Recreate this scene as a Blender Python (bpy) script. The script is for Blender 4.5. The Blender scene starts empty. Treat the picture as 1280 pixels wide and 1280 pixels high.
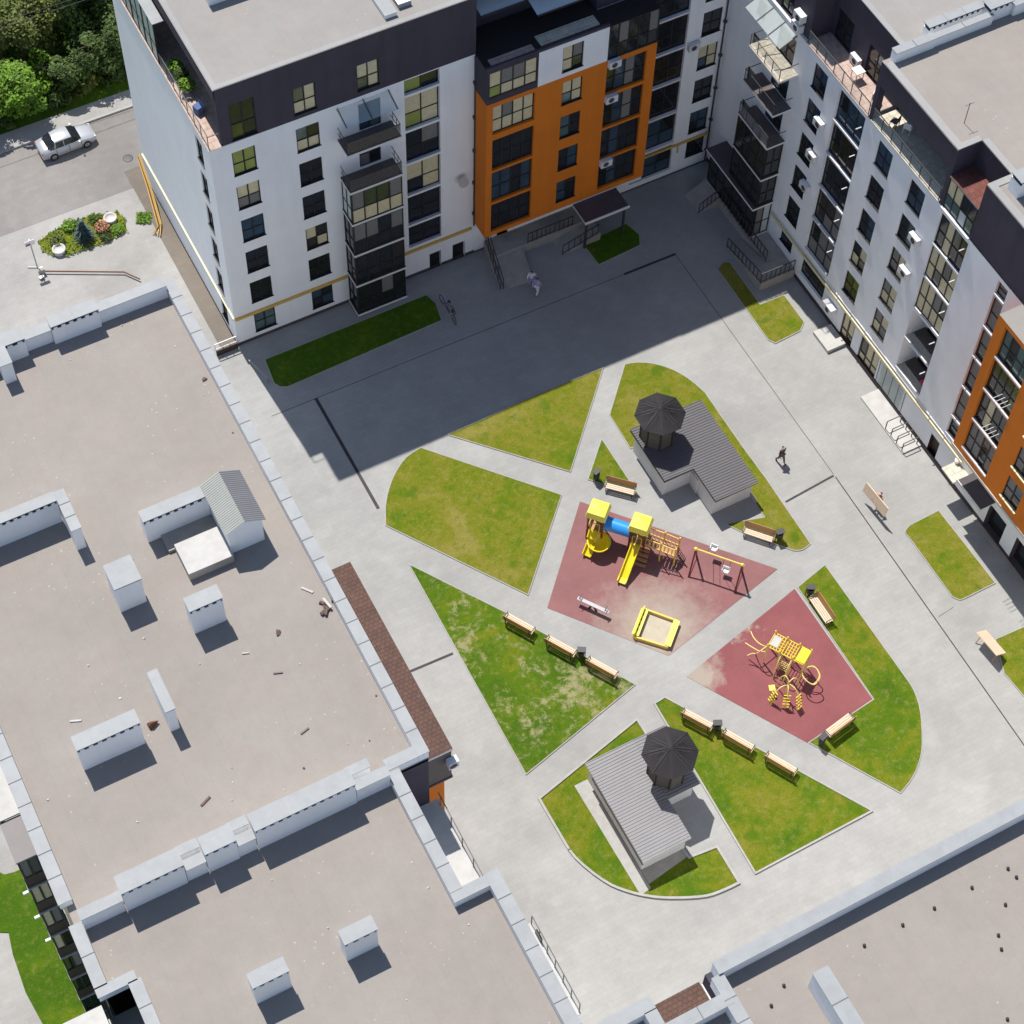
import bpy, bmesh, math, random
from mathutils import Vector, Matrix
random.seed(7)
R_ = math.radians
S = bpy.context.scene
COL = S.collection

# ------------------------------------------------------------------ camera survey
# world: x along the long facade, y away from the camera, z up, metres; camera stands 105 m up
F, CX, CY, HC = 2568.245, 640.0, 481.826, 105.0
RW = ((0.88513168, -0.46486943, 0.02093631), (-0.37137779, -0.73279793, -0.5701629), (0.28039338, 0.49689396, -0.82126484))
def at(px, py, z=0.0):
    """survey point of the photograph (1280 px wide) on the level z"""
    c = ((px - CX) / F, (py - CY) / F, 1.0)
    d = [sum(RW[k][i] * c[k] for k in range(3)) for i in range(3)]
    t = (z - HC) / d[2]
    return Vector((d[0] * t, d[1] * t, z))

# ------------------------------------------------------------------ materials
MATS = {}
def mat(name, col, rough=0.8, var=0.12, scale=1.5, bump=0.0, bscale=40, metal=0.0, spec=0.3, fine=None, alpha=None, emit=None):
    m = bpy.data.materials.new(name); m.use_nodes = True
    nt = m.node_tree; N = nt.nodes; L = nt.links
    b = N['Principled BSDF']
    b.inputs['Roughness'].default_value = rough
    b.inputs['Metallic'].default_value = metal
    b.inputs['Specular IOR Level'].default_value = spec
    tc = N.new('ShaderNodeTexCoord')
    geo = N.new('ShaderNodeNewGeometry')
    if var > 0:
        n1 = N.new('ShaderNodeTexNoise'); n1.inputs['Scale'].default_value = scale; n1.inputs['Detail'].default_value = 6
        n1.inputs['Roughness'].default_value = 0.65
        L.new(geo.outputs['Position'], n1.inputs['Vector'])
        mr = N.new('ShaderNodeMapRange'); mr.inputs['From Min'].default_value = 0.3; mr.inputs['From Max'].default_value = 0.7
        mr.inputs['To Min'].default_value = 1 - var; mr.inputs['To Max'].default_value = 1 + var
        L.new(n1.outputs['Fac'], mr.inputs['Value'])
        mx = N.new('ShaderNodeMix'); mx.data_type = 'RGBA'; mx.blend_type = 'MULTIPLY'; mx.inputs['Factor'].default_value = 1
        mx.inputs['A'].default_value = (*col, 1)
        L.new(mr.outputs['Result'], mx.inputs['B'])
        L.new(mx.outputs['Result'], b.inputs['Base Color'])
        m['_mix'] = mx.name
    else:
        b.inputs['Base Color'].default_value = (*col, 1)
    if bump > 0:
        n2 = N.new('ShaderNodeTexNoise'); n2.inputs['Scale'].default_value = bscale; n2.inputs['Detail'].default_value = 4
        L.new(geo.outputs['Position'], n2.inputs['Vector'])
        bp = N.new('ShaderNodeBump'); bp.inputs['Strength'].default_value = bump; bp.inputs['Distance'].default_value = 0.03
        L.new(n2.outputs['Fac'], bp.inputs['Height']); L.new(bp.outputs['Normal'], b.inputs['Normal'])
    if alpha is not None:
        b.inputs['Alpha'].default_value = alpha
    MATS[name] = m
    return m

def streaks(name, amount=.06):
    m = MATS[name]; nt = m.node_tree; N = nt.nodes; L = nt.links; b = N['Principled BSDF']
    g = N.new('ShaderNodeNewGeometry'); mp = N.new('ShaderNodeMapping'); mp.inputs['Scale'].default_value = (1.3, 1.3, 0.10); L.new(g.outputs['Position'], mp.inputs['Vector'])
    n = N.new('ShaderNodeTexNoise'); n.inputs['Scale'].default_value = 1.0; n.inputs['Detail'].default_value = 5; n.inputs['Roughness'].default_value = .7; L.new(mp.outputs[0], n.inputs['Vector'])
    mr = N.new('ShaderNodeMapRange'); L.new(n.outputs['Fac'], mr.inputs['Value'])
    for k, v in zip(('From Min', 'From Max', 'To Min', 'To Max'), (.45, .75, 1.0, 1 - amount * 2)): mr.inputs[k].default_value = v
    mx = N.new('ShaderNodeMix'); mx.data_type = 'RGBA'; mx.blend_type = 'MULTIPLY'; mx.inputs['Factor'].default_value = 1
    src = b.inputs['Base Color'].links[0].from_socket
    L.new(src, mx.inputs['A']); L.new(mr.outputs['Result'], mx.inputs['B']); L.new(mx.outputs['Result'], b.inputs['Base Color'])
def nodes_of(m): return m.node_tree.nodes, m.node_tree.links, m.node_tree.nodes['Principled BSDF']
def ramp(N, stops):
    r = N.new('ShaderNodeValToRGB')
    e = r.color_ramp.elements
    while len(e) < len(stops): e.new(0.5)
    for el, (p, c) in zip(e, stops):
        el.position = p; el.color = (*c, 1) if len(c) == 3 else c
    return r
def noise(N, L, src, scale, detail=5, rough=0.6, dist=0.0):
    n = N.new('ShaderNodeTexNoise'); n.inputs['Scale'].default_value = scale; n.inputs['Detail'].default_value = detail
    n.inputs['Roughness'].default_value = rough; n.inputs['Distortion'].default_value = dist
    L.new(src, n.inputs['Vector']); return n.outputs['Fac']
def mixc(N, L, fac, a, b, blend='MIX'):
    x = N.new('ShaderNodeMix'); x.data_type = 'RGBA'; x.blend_type = blend
    for key, val in (('Factor', fac), ('A', a), ('B', b)):
        if isinstance(val, (int, float)): x.inputs[key].default_value = val if key == 'Factor' else (val, val, val, 1)
        elif isinstance(val, tuple): x.inputs[key].default_value = (*val, 1)
        else: L.new(val, x.inputs[key])
    return x.outputs['Result']
def mrange(N, L, v, a, b, c, d):
    m = N.new('ShaderNodeMapRange'); L.new(v, m.inputs['Value'])
    for k, x in zip(('From Min', 'From Max', 'To Min', 'To Max'), (a, b, c, d)): m.inputs[k].default_value = x
    return m.outputs['Result']
def fresh(name, rough=0.85, spec=0.25):
    m = bpy.data.materials.new(name); m.use_nodes = True
    N, L, b = nodes_of(m); b.inputs['Roughness'].default_value = rough; b.inputs['Specular IOR Level'].default_value = spec
    g = N.new('ShaderNodeNewGeometry'); MATS[name] = m
    return m, N, L, b, g.outputs['Position']
def addbump(N, L, b, h, strength=0.4, dist=0.03):
    bp = N.new('ShaderNodeBump'); bp.inputs['Strength'].default_value = strength; bp.inputs['Distance'].default_value = dist
    L.new(h, bp.inputs['Height']); L.new(bp.outputs['Normal'], b.inputs['Normal'])

def make_paving(name, base, tile=(0.6, 0.3), blot=0.10):
    m, N, L, b, P = fresh(name)
    big = noise(N, L, P, 0.16, 5, 0.6); mid = noise(N, L, P, 1.1, 5, 0.7); fine = noise(N, L, P, 14, 3, 0.7)
    br = N.new('ShaderNodeTexBrick'); L.new(P, br.inputs['Vector']); br.inputs['Scale'].default_value = 1.0
    br.inputs['Brick Width'].default_value = tile[0]; br.inputs['Row Height'].default_value = tile[1]; br.inputs['Mortar Size'].default_value = 0.006
    br.inputs['Color1'].default_value = (0.97, 0.97, 0.97, 1); br.inputs['Color2'].default_value = (1.03, 1.03, 1.03, 1); br.inputs['Mortar'].default_value = (0.86, 0.86, 0.86, 1)
    c = mixc(N, L, 1.0, base, mrange(N, L, big, 0.35, 0.65, 1 - blot, 1 + blot), 'MULTIPLY')
    c = mixc(N, L, 1.0, c, mrange(N, L, mid, 0.3, 0.7, 0.95, 1.05), 'MULTIPLY')
    c = mixc(N, L, 1.0, c, mrange(N, L, fine, 0.3, 0.7, 0.94, 1.06), 'MULTIPLY')
    c = mixc(N, L, 1.0, c, br.outputs['Color'], 'MULTIPLY')
    # pale scuffed patches
    sp = noise(N, L, P, 0.45, 3, 0.5)
    c = mixc(N, L, mrange(N, L, sp, 0.60, 0.72, 0.0, 0.35), c, tuple(min(1, x * 1.25) for x in base))
    L.new(c, b.inputs['Base Color']); addbump(N, L, b, fine, 0.15, 0.01)
    return m

def make_membrane(name, base):
    m, N, L, b, P = fresh(name, 0.9)
    big = noise(N, L, P, 0.22, 6, 0.62); mid = noise(N, L, P, 1.6, 6, 0.7); fine = noise(N, L, P, 22, 3, 0.8)
    c = mixc(N, L, 1.0, base, mrange(N, L, big, 0.3, 0.7, 0.93, 1.06), 'MULTIPLY')
    c = mixc(N, L, 1.0, c, mrange(N, L, mid, 0.3, 0.7, 0.96, 1.04), 'MULTIPLY')
    c = mixc(N, L, 1.0, c, mrange(N, L, fine, 0.3, 0.7, 0.94, 1.06), 'MULTIPLY')
    # rusty-pink washes
    c = mixc(N, L, mrange(N, L, noise(N, L, P, 0.5, 4, 0.6), 0.56, 0.75, 0.0, 0.35), c, (base[0] * 1.12, base[1] * 0.98, base[2] * 0.92))
    # sheet joints every metre
    sx = N.new('ShaderNodeSeparateXYZ'); L.new(P, sx.inputs[0])
    mm = N.new('ShaderNodeMath'); mm.operation = 'FRACT'
    ad = N.new('ShaderNodeMath'); ad.operation = 'MULTIPLY_ADD'; ad.inputs[1].default_value = 0.98
    L.new(sx.outputs['X'], ad.inputs[0]); L.new(mrange(N, L, mid, 0, 1, 50, 50.06), ad.inputs[2]); L.new(ad.outputs[0], mm.inputs[0])
    c = mixc(N, L, mrange(N, L, mm.outputs[0], 0.0, 0.035, 0.22, 0.0), c, (base[0] * .6, base[1] * .6, base[2] * .6))
    # pale mortar specks
    v = N.new('ShaderNodeTexVoronoi'); v.inputs['Scale'].default_value = 2.6; L.new(P, v.inputs['Vector'])
    clus = mrange(N, L, noise(N, L, P, 0.35, 3, 0.5), 0.5, 0.62, 0.0, 1.0)
    spk = mrange(N, L, v.outputs['Distance'], 0.05, 0.14, 0.75, 0.0)
    mu = N.new('ShaderNodeMath'); mu.operation = 'MULTIPLY'; L.new(clus, mu.inputs[0]); L.new(spk, mu.inputs[1])
    c = mixc(N, L, mu.outputs[0], c, (0.45, 0.43, 0.41))
    L.new(c, b.inputs['Base Color']); addbump(N, L, b, fine, 0.25, 0.01)
    return m

def make_grass(name, dry=0.5, bare=0.0):
    m, N, L, b, P = fresh(name, 0.95, 0.1)
    big = noise(N, L, P, 0.30, 5, 0.62, 0.4); mid = noise(N, L, P, 1.5, 5, 0.7); fine = noise(N, L, P, 16, 4, 0.8)
    k = N.new('ShaderNodeMath'); k.operation = 'ADD'; L.new(mrange(N, L, big, 0, 1, 0, 0.75), k.inputs[0]); L.new(mrange(N, L, mid, 0, 1, 0, 0.25), k.inputs[1])
    d = 0.5 + (dry - 0.5) * 0.42
    rp = ramp(N, [(max(0, d - 0.14), (0.220, 0.195, 0.045)), (d - 0.03, (0.165, 0.168, 0.016)), (d + 0.05, (0.128, 0.160, 0.009)), (d + 0.12, (0.080, 0.142, 0.007)), (min(1, d + 0.22), (0.050, 0.112, 0.006))])
    L.new(k.outputs[0], rp.inputs['Fac'])
    c = mixc(N, L, mrange(N, L, noise(N, L, P, 2.6, 5, .78), 0.5, 0.66, 0, 0.35 + 0.45 * dry), rp.outputs['Color'], (0.230, 0.215, 0.060))
    c = mixc(N, L, mrange(N, L, noise(N, L, P, 1.9, 5, .75, .5), 0.52, 0.64, 0, 0.75 - .5 * dry), c, (0.062, 0.125, 0.006))
    c = mixc(N, L, 1.0, c, mrange(N, L, fine, 0.25, 0.75, 0.60, 1.40), 'MULTIPLY')
    # darker rounder tussocks
    c = mixc(N, L, mrange(N, L, noise(N, L, P, 0.55, 3, 0.5), 0.60, 0.70, 0, 0.75), c, (0.060, 0.130, 0.005))
    if bare > 0:
        bn = noise(N, L, P, 1.3, 6, 0.8, 0.3); bn2 = noise(N, L, P, 0.22, 2, 0.5)
        s = N.new('ShaderNodeMath'); s.operation = 'ADD'; L.new(mrange(N, L, bn, 0, 1, 0, 0.6), s.inputs[0]); L.new(mrange(N, L, bn2, 0, 1, 0, 0.4), s.inputs[1])
        c = mixc(N, L, mrange(N, L, s.outputs[0], 0.62 - bare * .12, 0.70 - bare * .12, 0, 0.75), c, (0.34, 0.30, 0.17))
    L.new(c, b.inputs['Base Color'])
    h = N.new('ShaderNodeMath'); h.operation = 'ADD'; L.new(fine, h.inputs[0]); L.new(mid, h.inputs[1])
    addbump(N, L, b, h.outputs[0], 0.9, 0.06)
    return m

def make_tiles(name, c1, c2, w, h):
    m, N, L, b, P = fresh(name, 0.8)
    br = N.new('ShaderNodeTexBrick'); L.new(P, br.inputs['Vector']); br.inputs['Scale'].default_value = 1
    br.inputs['Brick Width'].default_value = w; br.inputs['Row Height'].default_value = h; br.inputs['Mortar Size'].default_value = 0.012
    br.inputs['Color1'].default_value = (*c1, 1); br.inputs['Color2'].default_value = (*c2, 1); br.inputs['Mortar'].default_value = tuple(x * .55 for x in c1) + (1,)
    c = mixc(N, L, 1.0, br.outputs['Color'], mrange(N, L, noise(N, L, P, 2.5, 6, .7), 0.3, 0.7, 0.8, 1.2), 'MULTIPLY')
    L.new(c, b.inputs['Base Color']); addbump(N, L, b, br.outputs['Fac'], 0.3, 0.02)
    return m

def make_rubber(name, base, spill=None, r=3.0):
    m, N, L, b, P = fresh(name, 0.95)
    c = mixc(N, L, 1.0, base, mrange(N, L, noise(N, L, P, 0.5, 6, .65), 0.3, 0.7, 0.88, 1.12), 'MULTIPLY')
    c = mixc(N, L, 1.0, c, mrange(N, L, noise(N, L, P, 30, 3, .8), 0.3, 0.7, 0.85, 1.15), 'MULTIPLY')
    for sx_, sy_, rr in (spill or []):
        vd = N.new('ShaderNodeVectorMath'); vd.operation = 'DISTANCE'; L.new(P, vd.inputs[0]); vd.inputs[1].default_value = (sx_, sy_, 0)
        k = N.new('ShaderNodeMath'); k.operation = 'ADD'; L.new(vd.outputs['Value'], k.inputs[0]); L.new(mrange(N, L, noise(N, L, P, 0.9, 6, .7), 0.2, 0.8, -1.6, 1.6), k.inputs[1])
        c = mixc(N, L, mrange(N, L, k.outputs[0], rr * .3, rr * 1.25, 0.92, 0.0), c, (0.33, 0.29, 0.245))
    L.new(c, b.inputs['Base Color']); addbump(N, L, b, noise(N, L, P, 40, 2, .6), 0.2, 0.01)
    return m

make_paving('paving', (0.305, 0.304, 0.294))
make_paving('asphalt', (0.215, 0.200, 0.190), blot=0.14)
make_paving('apron', (0.31, 0.30, 0.285), blot=0.12)
make_paving('alley', (0.17, 0.145, 0.12))
make_membrane('membrane', (0.272, 0.246, 0.222))
make_membrane('membrane_pale', (0.278, 0.262, 0.246))
make_membrane('flashing', (0.30, 0.295, 0.29))
make_grass('grass_dry', 0.52); make_grass('grass', 0.34); make_grass('grass_patchy', 0.16, 0.8); make_grass('grass_lush', 0.0)
make_tiles('brown_tile', (0.098, 0.056, 0.044), (0.118, 0.066, 0.050), 0.24, 0.2)
make_tiles('terrace_tile', (0.44, 0.33, 0.28), (0.48, 0.36, 0.30), 0.5, 0.5)
make_tiles('red_tile', (0.15, 0.055, 0.045), (0.18, 0.07, 0.055), 0.4, 0.4)
make_tiles('cream_tile', (0.55, 0.50, 0.40), (0.6, 0.54, 0.43), 0.5, 0.5)
mat('ground', (0.12, 0.125, 0.09), 0.95, 0.3, 0.05, 0.3, 3)
mat('white', (0.84, 0.85, 0.865), 0.85, 0.035, 0.35, 0.05, 30)
mat('white_trim', (0.66, 0.66, 0.66), 0.6, 0.03, 2)
mat('dark_wall', (0.058, 0.050, 0.070), 0.8, 0.08, 0.6)
mat('plinth', (0.075, 0.060, 0.062), 0.8, 0.15, 2)
mat('orange', (0.65, 0.178, 0.013), 0.8, 0.05, 0.5)
mat('beige', (0.55, 0.50, 0.43), 0.8, 0.05, 1)
mat('cap', (0.285, 0.298, 0.305), 0.6, 0.07, 1.2, spec=0.4)
mat('seam', (0.13, 0.14, 0.15), 0.7, 0)
mat('black', (0.014, 0.014, 0.016), 0.7, 0)
mat('frame', (0.022, 0.021, 0.023), 0.5, 0)
mat('frame_brown', (0.05, 0.032, 0.026), 0.5, 0)
mat('rail', (0.05, 0.048, 0.05), 0.5, 0, spec=0.5)
mat('panel_dark', (0.085, 0.072, 0.078), 0.45, 0.1, 1.5)
mat('deck', (0.125, 0.105, 0.098), 0.8, 0.15, 2)
mat('pipe_yellow', (0.60, 0.38, 0.10), 0.5, 0.05, 3)
mat('pipe_cream', (0.70, 0.62, 0.40), 0.5, 0.05, 3)
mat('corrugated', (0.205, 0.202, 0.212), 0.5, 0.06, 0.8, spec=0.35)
mat('corrugated_dark', (0.100, 0.096, 0.104), 0.5, 0.06, 0.8, spec=0.35)
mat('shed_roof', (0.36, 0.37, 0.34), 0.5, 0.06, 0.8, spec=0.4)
mat('turret', (0.027, 0.025, 0.028), 0.7, 0.12, 2, spec=0.35)
mat('turret_drum', (0.10, 0.095, 0.08), 0.8, 0.1, 2)
mat('hut_wall', (0.66, 0.66, 0.66), 0.8, 0.05, 1)
mat('concrete', (0.34, 0.32, 0.29), 0.9, 0.12, 1.5, 0.2, 30)
mat('concrete_pale', (0.46, 0.45, 0.43), 0.9, 0.1, 1.5, 0.2, 30)
mat('kerb', (0.34, 0.335, 0.32), 0.9, 0.1, 3)
mat('drain', (0.045, 0.040, 0.040), 0.7, 0.3, 4)
mat('joint', (0.11, 0.105, 0.10), 0.8, 0.2, 4)
mat('sand', (0.44, 0.39, 0.31), 0.95, 0.10, 2, 0.4, 25)
mat('yellow', (0.76, 0.60, 0.012), 0.35, 0.03, 2, spec=0.5)
mat('yellow_pale', (0.74, 0.70, 0.10), 0.4, 0.04, 2, spec=0.5)
mat('yellow_tube', (0.74, 0.62, 0.20), 0.45, 0.05, 3, spec=0.5)
mat('yellow_wood', (0.72, 0.52, 0.12), 0.6, 0.08, 3)
mat('blue_tube', (0.03, 0.28, 0.78), 0.3, 0.02, 2, spec=0.5)
mat('red_frame', (0.16, 0.018, 0.020), 0.45, 0.05, 2, spec=0.5)
mat('wood', (0.42, 0.24, 0.11), 0.6, 0.12, 8)
mat('wood_pale', (0.64, 0.50, 0.37), 0.6, 0.08, 5)
mat('seat_white', (0.75, 0.75, 0.75), 0.4, 0)
mat('grey_board', (0.42, 0.41, 0.44), 0.5, 0.05, 3)
mat('iron', (0.03, 0.028, 0.03), 0.5, 0.1, 5, spec=0.5)
mat('car_paint', (0.50, 0.51, 0.53), 0.28, 0.01, 1, metal=0.35, spec=0.6)
mat('tyre', (0.02, 0.02, 0.02), 0.8, 0)
mat('rim', (0.45, 0.45, 0.46), 0.35, 0, metal=0.8)
mat('lamp_red', (0.45, 0.02, 0.02), 0.3, 0); mat('lamp_clear', (0.7, 0.7, 0.7), 0.15, 0)
mat('steel', (0.35, 0.35, 0.36), 0.35, 0.05, 3, metal=0.6)
mat('skin', (0.50, 0.30, 0.21), 0.6, 0)
mat('hair', (0.03, 0.02, 0.015), 0.7, 0)
for n, c in (('cloth_dark', (0.045, 0.04, 0.05)), ('cloth_grey', (0.12, 0.11, 0.12)), ('cloth_lilac', (0.36, 0.33, 0.55)), ('cloth_white', (0.7, 0.7, 0.72)), ('cloth_pink', (0.62, 0.36, 0.30)), ('cloth_blue', (0.10, 0.14, 0.28))):
    mat(n, c, 0.85, 0.1, 8)
mat('bark', (0.07, 0.055, 0.04), 0.9, 0.2, 6, 0.5, 20)
mat('soil', (0.16, 0.12, 0.08), 0.95, 0.2, 3, 0.5, 20)
mat('rust', (0.15, 0.07, 0.04), 0.8, 0.25, 4)
mat('rubble', (0.13, 0.085, 0.07), 0.9, 0.3, 6, 0.5, 20)
mat('sign_blue', (0.10, 0.12, 0.25), 0.5, 0.0); mat('sign_white', (0.75, 0.72, 0.72), 0.5, 0)
mat('pot', (0.52, 0.50, 0.48), 0.9, 0.08, 3)
mat('pink_ball', (0.75, 0.05, 0.15), 0.5, 0)
def leafmat(name, c):
    m, N, L, b, P = fresh(name, 0.6, 0.25)
    oi = N.new('ShaderNodeNewGeometry')
    c2 = mixc(N, L, 1.0, c, mrange(N, L, oi.outputs['Random Per Island'], 0, 1, 0.55, 1.5), 'MULTIPLY')
    c2 = mixc(N, L, 1.0, c2, mrange(N, L, noise(N, L, P, 0.7, 3, .6), 0.3, 0.7, 0.75, 1.25), 'MULTIPLY')
    L.new(c2, b.inputs['Base Color'])
    b.inputs['Subsurface Weight'].default_value = 0.0
    return m
leafmat('leaf_dark', (0.046, 0.078, 0.014)); leafmat('leaf_mid', (0.070, 0.128, 0.014)); leafmat('leaf_bright', (0.105, 0.20, 0.014))
leafmat('leaf_blue', (0.050, 0.085, 0.080)); leafmat('leaf_olive', (0.080, 0.105, 0.018)); leafmat('flower', (0.55, 0.20, 0.16))
def glassmat(name, base, rough=0.06, spec=0.6):
    m = mat(name, base, rough, 0.25, 0.9, spec=spec); return m
glassmat('glass', (0.018, 0.021, 0.024)); glassmat('glass_warm', (0.035, 0.030, 0.022)); glassmat('glass_blue', (0.035, 0.065, 0.10))
glassmat('glass_green_reflect', (0.07, 0.085, 0.03)); glassmat('glass_teal', (0.08, 0.13, 0.13))  # green variant has reflected greenery painted into the pane colour
mat('smoke_glass', (0.10, 0.085, 0.09), 0.25, 0, spec=0.5, alpha=0.5)
mat('dark_deck', (0.030, 0.025, 0.024), 0.9, 0.15, 2)
mat('curtain', (0.60, 0.53, 0.34), 0.5, 0.12, 4, spec=0.5); mat('curtain_grey', (0.17, 0.165, 0.16), 0.5, 0.12, 4, spec=0.5); mat('pane_lime_reflect', (0.26, 0.30, 0.07), 0.5, 0.1, 3, spec=0.5)  # lime variant: no curtain, reflected courtyard greens painted as pane colour
mat('canopy_glass', (0.70, 0.75, 0.78), 0.35, 0.05, 1, spec=0.6)
mat('frost_glass', (0.50, 0.56, 0.55), 0.3, 0.05, 1, spec=0.5)
m_ = mat('clear_glass', (0.62, 0.70, 0.68), 0.15, 0, spec=0.5, alpha=0.12)
mat('awning_glass', (0.66, 0.74, 0.72), 0.15, 0, spec=0.5, alpha=0.42)

for n_, a_ in (('white', .028), ('orange', .05), ('dark_wall', .1), ('hut_wall', .06), ('cap', .06), ('concrete', .08)): streaks(n_, a_)

# ------------------------------------------------------------------ mesh builder
class MB:
    def __init__(s): s.v = []; s.f = []; s.m = []; s.names = []; s.smooth = []
    def mi(s, name):
        if name not in s.names: s.names.append(name)
        return s.names.index(name)
    def face(s, pts, m, smooth=False):
        i = len(s.v); s.v += [tuple(p) for p in pts]; s.f.append(tuple(range(i, i + len(pts)))); s.m.append(s.mi(m)); s.smooth.append(smooth)
    def raw(s, verts, faces, m, smooth=False):
        i = len(s.v); s.v += [tuple(p) for p in verts]; k = s.mi(m)
        for f in faces: s.f.append(tuple(i + a for a in f)); s.m.append(k); s.smooth.append(smooth)
    def box(s, x0, x1, y0, y1, z0, z1, m, top=None):
        if x0 > x1: x0, x1 = x1, x0
        if y0 > y1: y0, y1 = y1, y0
        v = [(x0, y0, z0), (x1, y0, z0), (x1, y1, z0), (x0, y1, z0), (x0, y0, z1), (x1, y0, z1), (x1, y1, z1), (x0, y1, z1)]
        s.raw(v, [(3, 2, 1, 0), (0, 1, 5, 4), (1, 2, 6, 5), (2, 3, 7, 6), (3, 0, 4, 7)], m); s.raw(v[4:], [(0, 1, 2, 3)], top or m)
    def obox(s, c, sx, sy, sz, rot, m):
        """box centred at c, rotated by matrix or z angle"""
        if not isinstance(rot, Matrix): rot = Matrix.Rotation(rot, 3, 'Z')
        v = [Vector(c) + rot @ Vector((a * sx / 2, b * sy / 2, d * sz / 2)) for d in (-1, 1) for a, b in ((-1, -1), (1, -1), (1, 1), (-1, 1))]
        s.raw(v, [(3, 2, 1, 0), (4, 5, 6, 7), (0, 1, 5, 4), (1, 2, 6, 5), (2, 3, 7, 6), (3, 0, 4, 7)], m)
    def bar(s, p, q, w, h, m):
        """rectangular bar from p to q"""
        p = Vector(p); q = Vector(q); d = q - p; l = d.length
        if l < 1e-6: return
        d.normalize(); up = Vector((0, 0, 1)) if abs(d.z) < 0.95 else Vector((1, 0, 0))
        a = d.cross(up).normalized(); b = a.cross(d)
        r = Matrix((d, a, b)).transposed(); s.obox((p + q) / 2, l, w, h, r, m)
    def tube(s, pts, r, m, n=8, cap=True):
        pts = [Vector(p) for p in pts]; rr = r if isinstance(r, (list, tuple)) else [r] * len(pts); rings = []
        pa = None
        for i, p in enumerate(pts):
            d = (pts[min(i + 1, len(pts) - 1)] - pts[max(i - 1, 0)]).normalized()
            if pa is None:
                up = Vector((0, 0, 1)) if abs(d.z) < 0.9 else Vector((1, 0, 0)); pa = d.cross(up).normalized()
            a = (pa - d * pa.dot(d))
            a = a.normalized() if a.length > 1e-5 else d.orthogonal().normalized()
            pa = a; b = d.cross(a)
            rings.append([p + (a * math.cos(t) + b * math.sin(t)) * rr[i] for t in [2 * math.pi * k / n for k in range(n)]])
        v = [q for g in rings for q in g]; f = []
        for i in range(len(rings) - 1):
            for k in range(n): f.append((i * n + k, i * n + (k + 1) % n, (i + 1) * n + (k + 1) % n, (i + 1) * n + k))
        s.raw(v, f, m, True)
        if cap: s.face(rings[0][::-1], m); s.face(rings[-1], m)
    def prism(s, poly, z0, z1, m, side=None):
        p = [(a[0], a[1]) for a in poly]
        area = sum(p[i][0] * p[(i + 1) % len(p)][1] - p[(i + 1) % len(p)][0] * p[i][1] for i in range(len(p)))
        if area < 0: p = p[::-1]
        s.face([(x, y, z1) for x, y in p], m)
        n = len(p)
        for i in range(n):
            a, b = p[i], p[(i + 1) % n]; s.face([(a[0], a[1], z0), (b[0], b[1], z0), (b[0], b[1], z1), (a[0], a[1], z1)], side or m)
    def lathe(s, c, prof, m, n=20, smooth=True):
        v = []; f = []
        for r, z in prof: v += [(c[0] + r * math.cos(2 * math.pi * k / n), c[1] + r * math.sin(2 * math.pi * k / n), c[2] + z) for k in range(n)]
        for i in range(len(prof) - 1):
            for k in range(n): f.append((i * n + k, i * n + (k + 1) % n, (i + 1) * n + (k + 1) % n, (i + 1) * n + k))
        s.raw(v, f, m, smooth)
        if prof[-1][0] > 1e-4: s.face(v[-n:], m)
        if prof[0][0] > 1e-4: s.face(v[:n][::-1], m)
    def build(s, name, parent=None, local=False, bevel=0):
        me = bpy.data.meshes.new(name)
        off = Vector((0, 0, 0))
        if parent is not None and not local: off = world_loc(parent)
        me.from_pydata([(x - off.x, y - off.y, z - off.z) for x, y, z in s.v], [], s.f)
        for n in s.names: me.materials.append(MATS[n])
        me.polygons.foreach_set('material_index', s.m); me.polygons.foreach_set('use_smooth', s.smooth); me.update()
        o = bpy.data.objects.new(name, me); COL.objects.link(o)
        if parent is not None: o.parent = parent
        if bevel:
            b = o.modifiers.new('bevel', 'BEVEL'); b.width = bevel; b.segments = 2; b.limit_method = 'ANGLE'
        return o
def world_loc(o):
    v = Vector((0, 0, 0))
    while o is not None: v += o.location; o = o.parent
    return v
def tag(o, label=None, cat=None, group=None, kind=None):
    if label: o['label'] = label
    if cat: o['category'] = cat
    if group: o['group'] = group
    if kind: o['kind'] = kind
    return o
def thing(name, label, cat, loc=(0, 0, 0), rz=0, group=None):
    o = bpy.data.objects.new(name, None); COL.objects.link(o); o.location = loc; o.rotation_euler = (0, 0, rz); o.empty_display_size = 0.3
    return tag(o, label, cat, group)
def dup(root, loc, rz=0, label=None, group=None):
    r = root.copy(); COL.objects.link(r); r.location = loc; r.rotation_euler = (0, 0, rz)
    if label: r['label'] = label
    if group: r['group'] = group
    for ch in list(root.children):
        c = ch.copy(); COL.objects.link(c); c.parent = r
        for g in ch.children:
            d = g.copy(); COL.objects.link(d); d.parent = c
    return r
def kids(o): return [c for c in COL.objects if c.parent == o]

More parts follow.
